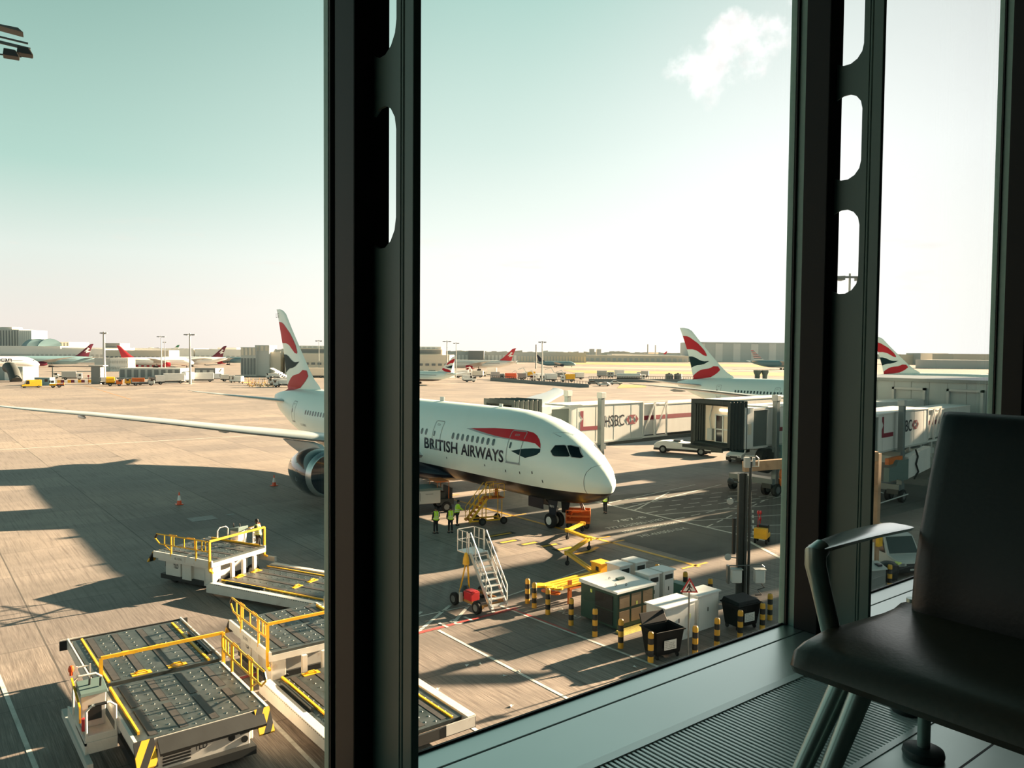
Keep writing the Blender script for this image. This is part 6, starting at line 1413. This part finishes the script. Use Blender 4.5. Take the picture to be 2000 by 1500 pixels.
block('dark grey low workshop behind the left row of trucks', [(232, 352, 719, 330, 10, 'far_grey', [('cells', 9, .1, .85, Dk)])], 'workshop'); block('dark grey shed right of the third lamp mast', [(380, 420, 719, 335, 10, Dk, [('cells', 3, .1, .8, Gy)])], 'workshop')
gw = block('grey-walled building with a white recess and round air tunnel at the left edge', [(-30, 44, 716, 300, 10, 'pier_cladding', []), (8, 34, 725, 298.6, 1, Wd, [])], 'workshop')
c = at(24, 290)-at(-30, 300)
MB().tube([(c.x-1, c.y+4, 5.0), (c.x-.5, c.y, 5.0), (c.x, c.y-3, 3.4), (c.x+.3, c.y-5, 1.5), (c.x+.4, c.y-6, .3)], 2.0, 14).build('air_duct', M('bellows'), gw, smooth=True)
block('scaffold-clad stair block left of the nearest tail', [(470, 500, 678, 372, 10, Gy, [('cells', 4, .72, .97, Be), ('cells', 5, .05, .62, Dk)]), (498, 526, 674, 374, 12, Gy, [('cells', 3, .82, .97, Be)]), (524, 548, 687, 376, 12, Be, [])], 'scaffolded_building')
block('long concrete terminal wing with ribbon windows running behind the left mullion', [(556, 878, 692, 372, 30, Be, [('cells', 26, .52, .62, Dk), ('cells', 14, .05, .32, 'drive_teal')]), (558, 864, 681, 380, 20, Be, [('band', .84, .97, Dk)]), (560, 862, 676, 386, 12, Wd, [('cells', 30, .88, .98, Gy)])])
block('pale low cargo shed right of the concrete terminal wing', [(864, 1010, 687, 900, 40, 'far_grey', [('cells', 20, .2, .7, Wd)]), (915, 945, 685, 880, 20, Dk, [])], 'cargo_shed')
block('long blue-grey cargo shed behind the navy-tailed airliner', [(1005, 1145, 688, 1000, 40, 'far_grey', [('cells', 24, .1, .6, Be)]), (1060, 1085, 686.5, 1010, 20, Wd, [])], 'cargo_shed')
block('beige hangar row in the centre distance', [(1130, 1345, 694.3, 1150, 60, Be, [('cells', 20, .1, .6, Gy)]), (1195, 1330, 691.5, 1250, 60, Wd, [])], 'hangar')
block('pair of distant tower blocks over the beige hangar row', [(1153, 1161, 681.5, 2200, 30, Gy, []), (1166, 1174, 682, 2200, 30, Gy, [])], 'tower_blocks')
block('boiler house with two thin chimneys on the horizon', [(1264, 1286, 688, 1600, 40, Be, []), (1264.5, 1266, 672.5, 1590, 4, Gy, []), (1279.5, 1281, 674, 1590, 4, Gy, [])], 'boiler_house')
block('huge grey hangar with a grid of door panels behind the wave tail', [(1352, 1700, 669.5, 1250, 90, 'hangar_grey', [('ribs', 10, Wd), ('band', .93, .96, Gy), ('band', .6, .61, Gy), ('band', .3, .31, Gy)])], 'hangar')
block('hazy flat building above the pier in the right pane', [(1760, 1850, 692.5, 1100, 50, Be, []), (1798, 1852, 690, 1080, 40, Gy, [])], 'warehouse')
block('long hazy warehouse at the right end of the pier view', [(1862, 1990, 691.5, 1000, 50, Be, [('band', .3, .5, Wd)]), (1830, 1990, 703.5, 760, 40, Gy, [])], 'warehouse')
ln = thing('tree_line', 'thin haze-coloured tree line on the far horizon', 'trees'); ln['kind'] = 'stuff'
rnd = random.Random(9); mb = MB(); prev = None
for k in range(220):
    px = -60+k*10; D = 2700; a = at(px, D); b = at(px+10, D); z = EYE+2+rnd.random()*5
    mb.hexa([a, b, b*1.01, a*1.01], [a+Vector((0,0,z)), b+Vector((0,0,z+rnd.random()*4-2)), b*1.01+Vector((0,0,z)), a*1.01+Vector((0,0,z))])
mb.build('crowns', mat('tree_haze', (225, 216, 200), .9), ln)  # pale crown colour stands in for distance haze

# lamp masts
def lamp_mast(label, px, top, D, arms=2, w=.35, tall=None, span=2.2):
    o = at(px, D); H = EYE+(horizon(px)-top)/FPX*D
    t = thing('lamp_mast', label, 'lamp mast', (o.x, o.y, 0), -AZ)
    MB().cyl((0, 0, 0), (0, 0, H), w, 10, w*.55).build('pole', M('pale_grey'), t, smooth=True)
    for s in (-1, 1):
        MB().box(0, -.15, H-.5, s*span, .15, H-.3).hexa([(s*span*.35, -.6, H-.75), (s*span, -.6, H-.65), (s*span, .6, H-.65), (s*span*.35, .6, H-.75)], [(s*span*.35, -.6, H-.3), (s*span, -.6, H-.4), (s*span, .6, H-.4), (s*span*.35, .6, H-.3)]).build('lamp_arm', M('mid_grey'), t)
    return t
lamp_mast('tall lamp mast farthest left, beside the container office', 203, 648, 295, w=.6, span=1.3)
lamp_mast('slim lamp mast behind the pink-tailed airliner', 315, 656, 420, span=2.2); lamp_mast('shorter lamp mast just right of the slim one by the pink-tailed airliner', 322, 667, 520, w=.3, span=1.2)
lamp_mast('tall lamp mast in front of the trucks, left of the nearest tail', 371, 651, 278, w=.45, span=2.0); lamp_mast('lamp mast on the roof line right of the nearest tail', 623, 664, 366, w=.2, span=1.6)
lamp_mast('lamp mast beside the left mullion above the small wave-tailed airliner', 873, 665, 362, span=2.0); lamp_mast('thinner lamp mast immediately right of the one by the left mullion', 891, 668.5, 366, w=.25, span=1.4)
lamp_mast('lamp mast standing before the navy-tailed airliner', 1059, 666, 320, w=.35, span=1.6)
lamp_mast('big lamp mast seen through the slot of the right mullion', 1656, 535, 85, w=.2, span=2.1)
o = at(1047, 600); tag(MB().cyl((o.x, o.y, 0), (o.x, o.y, EYE+(horizon(1047)-673)/FPX*600), .5, 8).build('mast_pole', M('mid_grey')), 'plain pole left of the lamp mast by the navy-tailed airliner', 'pole')

# ---------------------------------------------------------------- vehicles in the middle distance
def truck(label, px, py, face, cab, box, L=8, H=3.4, name='box_truck', cat='truck', W=2.4, tank=False, flat=False, mast=None, group=None):
    D = depth(px, py); c = at(px, D); va = math.atan2(c.x, c.y); h = va+math.radians(face); rz = math.atan2(math.cos(h), math.sin(h))
    t = thing(name, label, cat, (c.x, c.y, 0), rz, group)
    MB().box(L/2-1.9, -W/2, .6, L/2, W/2, min(H-.3, 2.7)).build('cab', M(cab), t, bevel=.12)
    MB().box(L/2-.35, -W/2+.15, 1.5, L/2+.02, W/2-.15, 2.3).box(L/2-1.2, -W/2-.02, 1.5, L/2-.45, W/2+.02, 2.2).build('cab_windows', M('glass_dark'), t)
    if tank: MB().lathe([(-L/2, .4), (-L/2+.2, 1.1), (L/2-2.4, 1.1), (L/2-2.2, .4)], (0, 0, 2.0), 'x', 16).build('tank', M(box), t, smooth=True)
    elif flat: MB().box(-L/2, -W/2, .9, L/2-2.1, W/2, 1.2).box(-L/2, -W/2, 1.2, -L/2+.2, W/2, H).build('flat_bed', M(box), t)
    else: MB().box(-L/2, -W/2, 1.1, L/2-2.1, W/2, H).build('box', M(box), t, bevel=.04)
    MB().box(-L/2, -W/2+.2, .55, L/2-.2, W/2-.2, .95).build('chassis', M('dark_metal'), t)
    if mast: MB().bar((L/2-2.4, 0, 1.2), (L/2-2.4+mast[0], 0, mast[1]), .35, .35).bar((L/2-2.4+mast[0], 0, mast[1]), (L/2-2.4+mast[0]*2.2, 0, mast[1]-.8), .25, .25).build('boom', M('white_paint'), t)
    for x in (L/2-1.0, -L/2+1.3):
        for s in (-1, 1): MB().wheel((x, s*(W/2-.2), .5), .5, .35, 'y').build('wheel', [M('tyre'), M('grey_metal')], t)
    return t
wt, gr_, ye, orr, dk = 'white_paint', 'pale_grey', 'yellow_paint', 'orange_paint', 'far_dark'
TR = [('white high-sided catering truck in the left row, under the third lamp mast', 333, 749, -92, wt, wt, 9, 3.6, {}),
 ('white catering truck with dark cab front, second in the left row', 305, 751, -98, dk, wt, 5, 3.2, {}),
 ('white catering truck right of the third lamp mast', 392, 746, -88, wt, wt, 9, 3.5, {}),
 ('grey-fronted truck facing out beside the third lamp mast', 362, 747, -130, gr_, wt, 6, 3.8, {}),
 ('small grey box truck left of the white van near the scaffold building', 444, 745, 80, gr_, 'pale_grey', 5, 2.7, {}),
 ('yellow loader truck in the left row next to the workshop door', 262, 752, -95, ye, orr, 6, 2.4, {}),
 ('low flat truck with machinery at the workshop wall', 278, 753, 84, gr_, dk, 7, 2.0, {'flat': True}),
 ('orange bowser near the base of the leftmost lamp mast', 222, 754, 88, orr, ye, 5, 2.2, {'tank': True}),
 ('dark box truck beside the leftmost lamp mast', 210, 751, 75, dk, dk, 5, 2.5, {}),
 ('yellow tug with red end, left row, near the striped barrier', 110, 757, -86, ye, orr, 4, 1.5, {'flat': True}),
 ('pale service truck behind the striped barrier', 140, 742, 92, wt, gr_, 7, 3.4, {}),
 ('white pick-up truck behind the gantry frame at left', 118, 739, -88, wt, wt, 5, 1.9, {'flat': True}),
 ('cream service truck right of the scaffold building', 612, 738, -92, 'far_beige', 'far_beige', 9, 4.5, {})]
TR += [('white stepped catering truck nearest the small wave tail', 905, 738, 70, wt, wt, 8, 3.6, {'mast': (1.6, 4.6)}),
 ('white high loader truck with raised body in the centre group', 957, 735, -86, wt, wt, 7, 4.4, {}),
 ('white lorry with lattice boom left of the centre group', 930, 737, -80, wt, gr_, 7, 3.2, {'mast': (2.0, 5.0)}),
 ('grey box truck at the left of the fenced equipment yard', 972, 741, 85, gr_, gr_, 6, 3.4, {}),
 ('orange tank truck in the fenced equipment yard', 993, 743, -88, dk, 'beacon_orange', 7, 3.2, {}),
 ('white cab truck right of the orange tank truck', 1014, 742, -120, wt, dk, 6, 3.0, {'mast': (1.2, 4.2)}),
 ('white crane truck with yellow boom base in the yard', 1033, 738, -110, wt, ye, 6, 3.0, {'mast': (2.2, 4.8)}),
 ('white aircraft tug truck with angled boom under the lamp mast', 1050, 744, -125, wt, wt, 6, 3.2, {'mast': (2.4, 4.4)}),
 ('white truck directly right of the yard lamp mast', 1072, 745, -110, wt, wt, 7, 3.4, {}),
 ('white and black steps truck in the middle of the yard', 1091, 739, -95, wt, dk, 7, 2.8, {'mast': (2.4, 5.0)}),
 ('yellow-boomed truck near the dark chimney post', 1109, 745.5, -100, wt, ye, 6, 3.2, {'mast': (2.0, 4.8)}),
 ('white truck at the right end of the equipment yard', 1128, 741, -100, wt, wt, 6, 3.2, {}),
 ('grey container truck left of the white tankers by the fence', 1180, 737, 88, gr_, gr_, 7, 3.4, {}),
 ('white truck with rounded box between grey container and tanker', 1206, 737, -90, wt, wt, 7, 3.8, {}),
 ('long white tanker parked by the fence left of the wave tail', 1233, 742.5, 88, wt, wt, 13, 3.2, {'tank': True}),
 ('white cab lorry at the right end of the tanker row', 1256, 737, -86, wt, gr_, 6, 3.3, {}),
 ('small white service truck in front of the small wave-tailed airliner', 918, 746, 86, wt, wt, 5, 1.8, {'flat': True})]
for lb, px, py, face, cab, box, L, H, kw in TR: truck(lb, px, py, face, cab, box, L, H, **kw)
# ribbed steps trucks and the heap of yellow dollies by the nearest tail
for k, (px, py, lb) in enumerate([(545, 752, 'white steps truck directly left of the nearest tail'), (555, 756, 'front white steps truck beside the heap of yellow dollies'), (536, 740, 'rear white steps truck against the concrete terminal wing')]):
    t = truck(lb, px, py, -70+k*8, wt, wt, 7, 2.4, name='steps_truck'); mb = MB()
    for q in range(7): mb.box(-3.4+q*.75, -1.1, 2.4+q*.32, -2.7+q*.75, 1.1, 2.75+q*.32)
    mb.build('stair_flight', M('white_paint'), t)
dl0 = None
for k in range(9):
    px, py = 480+k*5.9, 749.5+(k % 3)*3.2; D = depth(px, py); c = at(px, D)
    if dl0 is None:
        dl0 = thing('baggage_dolly', 'yellow baggage dolly standing in the heap left of the steps trucks', 'baggage dolly', c, .5, 'yellow dollies heaped by the steps trucks')
        MB().box(-1.6, -.7, .4, 1.6, .7, .55).build('deck', M('yellow_paint'), dl0); MB().bar((-1.6, 0, .5), (-2.3, 0, 2.9), .14, .14).bar((1.5, -.6, .5), (.9, -.6, 2.2), .12, .12).bar((1.5, .6, .5), (.9, .6, 2.2), .12, .12).bar((.9, -.6, 2.2), (.9, .6, 2.2), .12, .12).build('tow_bar', M('worn_yellow'), dl0)
        for x in (-1.2, 1.2): MB().wheel((x, .6, .22), .22, .15, 'y').build('wheel', [M('tyre'), M('dark_metal')], dl0)
    else: dup(dl0, c, .5+k*.63, 'yellow baggage dolly standing in the heap left of the steps trucks', 'yellow dollies heaped by the steps trucks', (.75, .75, .75))
VN = [(462, 747, 'white van parked left of the yellow dolly heap', -50, 'van'), (1160, 751, 'grey estate car at the left of the small car row before the fence', 88, 'car'), (1180, 754, 'black and white patrol car in the small car row', -85, 'car'), (1204, 751, 'white car at the right end of the small car row', 84, 'car'),
      (915, 743.5, 'white van near the tail of the small wave-tailed airliner', 80, 'van'), (60, 757, 'yellow and black van by the small blue hut', -100, 'van'), (425, 741, 'pale van far behind, right of the dark shed', 80, 'van')]
for px, py, lb, face, kd in VN:
    D = depth(px, py); c = at(px, D); va = math.atan2(c.x, c.y); h = va+math.radians(face)
    van(lb, c, math.atan2(math.cos(h), math.sin(h)), col='white_paint' if 'white' in lb or 'pale' in lb else ('mid_grey' if 'grey' in lb else 'yellow_paint'), H=2.4 if kd == 'van' else 1.5, kind=kd, L=5.4 if kd == 'van' else 4.6, name=kd, lamp=False)
def hut(label, px0, px1, top, py, m, name='hut', cat='hut', th=3, win=2):
    D = depth((px0+px1)/2, py); o = at(px0, D); b = at(px1, D); H = EYE+(horizon(px0)-top)/FPX*D; L = (b-o).length; rz = -AZ
    t = thing(name, label, cat, (o.x, o.y, 0), rz)
    MB().box(0, 0, 0, L, th, H).build('body', M(m), t, bevel=.05); MB().box(-.1, -.1, H, L+.1, th+.1, H+.15).build('roof', M('pale_grey'), t)
    for k in range(win): MB().box(L*(.12+k*.55), -.04, H*.5, L*(.32+k*.55), 0, H*.85).build('window', M('glass_dark'), t)
    return t
hut('small pale blue cabin with two dark windows at the left of the equipment row', 66, 96, 738, 753, 'far_blue')
for px, lb in ((1308, 'left dark cylindrical tank by the fence below the wave tail'), (1325, 'right dark cylindrical tank by the fence below the wave tail')):
    c = at(px, depth(px, 746)); t = thing('storage_tank', lb, 'tank', c); MB().cyl((0, 0, 0), (0, 0, 3.4), 1.7, 24).build('drum', M('far_dark'), t, smooth=True); MB().cyl((0, 0, 3.4), (0, 0, 3.9), .5, 12).box(-1.7, -.1, 3.4, 1.7, .1, 3.6).build('top_fitting', M('dark_metal'), t)
for px, lb in ((1480, 'left of two teal tapered basins beyond the wave-tailed airliner'), (1495, 'right of two teal tapered basins beyond the wave-tailed airliner')):
    c = at(px, 390); tag(MB().lathe([(0, 1.2), (2.0, 1.3), (3.4, 1.9), (4.4, 1.9), (4.4, 1.7)], (0,0,0), 'z', 16).build('basin', M('drive_teal'), smooth=True, loc=c), lb, 'basin')
# barriers and fences
def fence(label, a, b, h, m, n, name='fence', cat='fence', rail=True):
    t = thing(name, label, cat, (a.x, a.y, 0), math.atan2(b.y-a.y, b.x-a.x)); L = (b-a).length
    MB().box(0, -.1, 0, L, .1, h*.55).build('base_wall', M(m), t)
    mb = MB()
    for k in range(n+1): mb.box(L*k/n-.06, -.06, h*.55, L*k/n+.06, .06, h)
    if rail: mb.box(0, -.04, h-.1, L, .04, h)
    mb.build('posts', M('dark_metal'), t); return t
fence('dark fence in front of the centre equipment yard', G(958, 743), G(1150, 757), 2.2, 'far_dark', 40)
fence('dark fence running right towards the two storage tanks', G(1150, 746), G(1380, 746.5), 2.4, 'far_dark', 50)
rb = thing('road_barrier', 'red and white block barrier in front of the pink-tailed airliner', 'barrier', G(212, 716)); a0, b0 = G(212, 716), G(330, 717); k_ = 22
mb = MB()
for k in range(k_):
    p, q = a0.lerp(b0, k/k_)-a0, a0.lerp(b0, (k+.92)/k_)-a0; mb.mat(k % 2).bar(p+Vector((0, 0, .7)), q+Vector((0, 0, .7)), .8, 1.4)
mb.build('blocks', [M('far_red'), M('far_white')], rb)
fl2 = strip('tyre_line', [G(163, 752.6), G(167, 752.6), G(258, 780), G(252, 780)], .01, mat('tyre_brown', (150, 120, 92), .9))
rb = thing('road_barrier', 'striped yellow, black and white kerb barrier in front of the far-left trucks', 'barrier', G(105, 748)); a0, b0 = G(105, 748), G(185, 747)
mb = MB()
for k in range(12):
    p, q = a0.lerp(b0, k/12)-a0, a0.lerp(b0, (k+.95)/12)-a0; mb.mat(k % 3).bar(p+Vector((0, 0, .5)), q+Vector((0, 0, .5)), .8, .9)
mb.build('blocks', [M('far_white'), M('yellow_paint'), M('far_maroon')], rb)
gf = thing('height_gantry', 'thin dark height-limit frame over the road at far left', 'gantry', G(103, 745), -AZ)
MB().box(-.15, -.15, 0, .15, .15, 5.6).box(14.5, -.15, 0, 14.8, .15, 5.6).build('posts', M('dark_metal'), gf); MB().box(-.15, -.15, 5.5, 14.8, .15, 5.8).build('beam', M('dark_metal'), gf)
kp = thing('security_kiosk', 'dark red and grey control kiosk under the leftmost lamp mast', 'kiosk', G(178, 750), -AZ)
MB().box(0, 0, 0, 3.2, 2.5, 6.2).build('body', M('far_dark'), kp); MB().box(-.6, -.4, 6.2, 4.4, 3, 6.5).build('roof', M('pale_grey'), kp); MB().box(-1.2, -.1, 2.5, -.6, 0, 3.1).box(-.95, -.1, 0, -.85, 0, 2.5).build('stop_sign', M('red_paint'), kp)
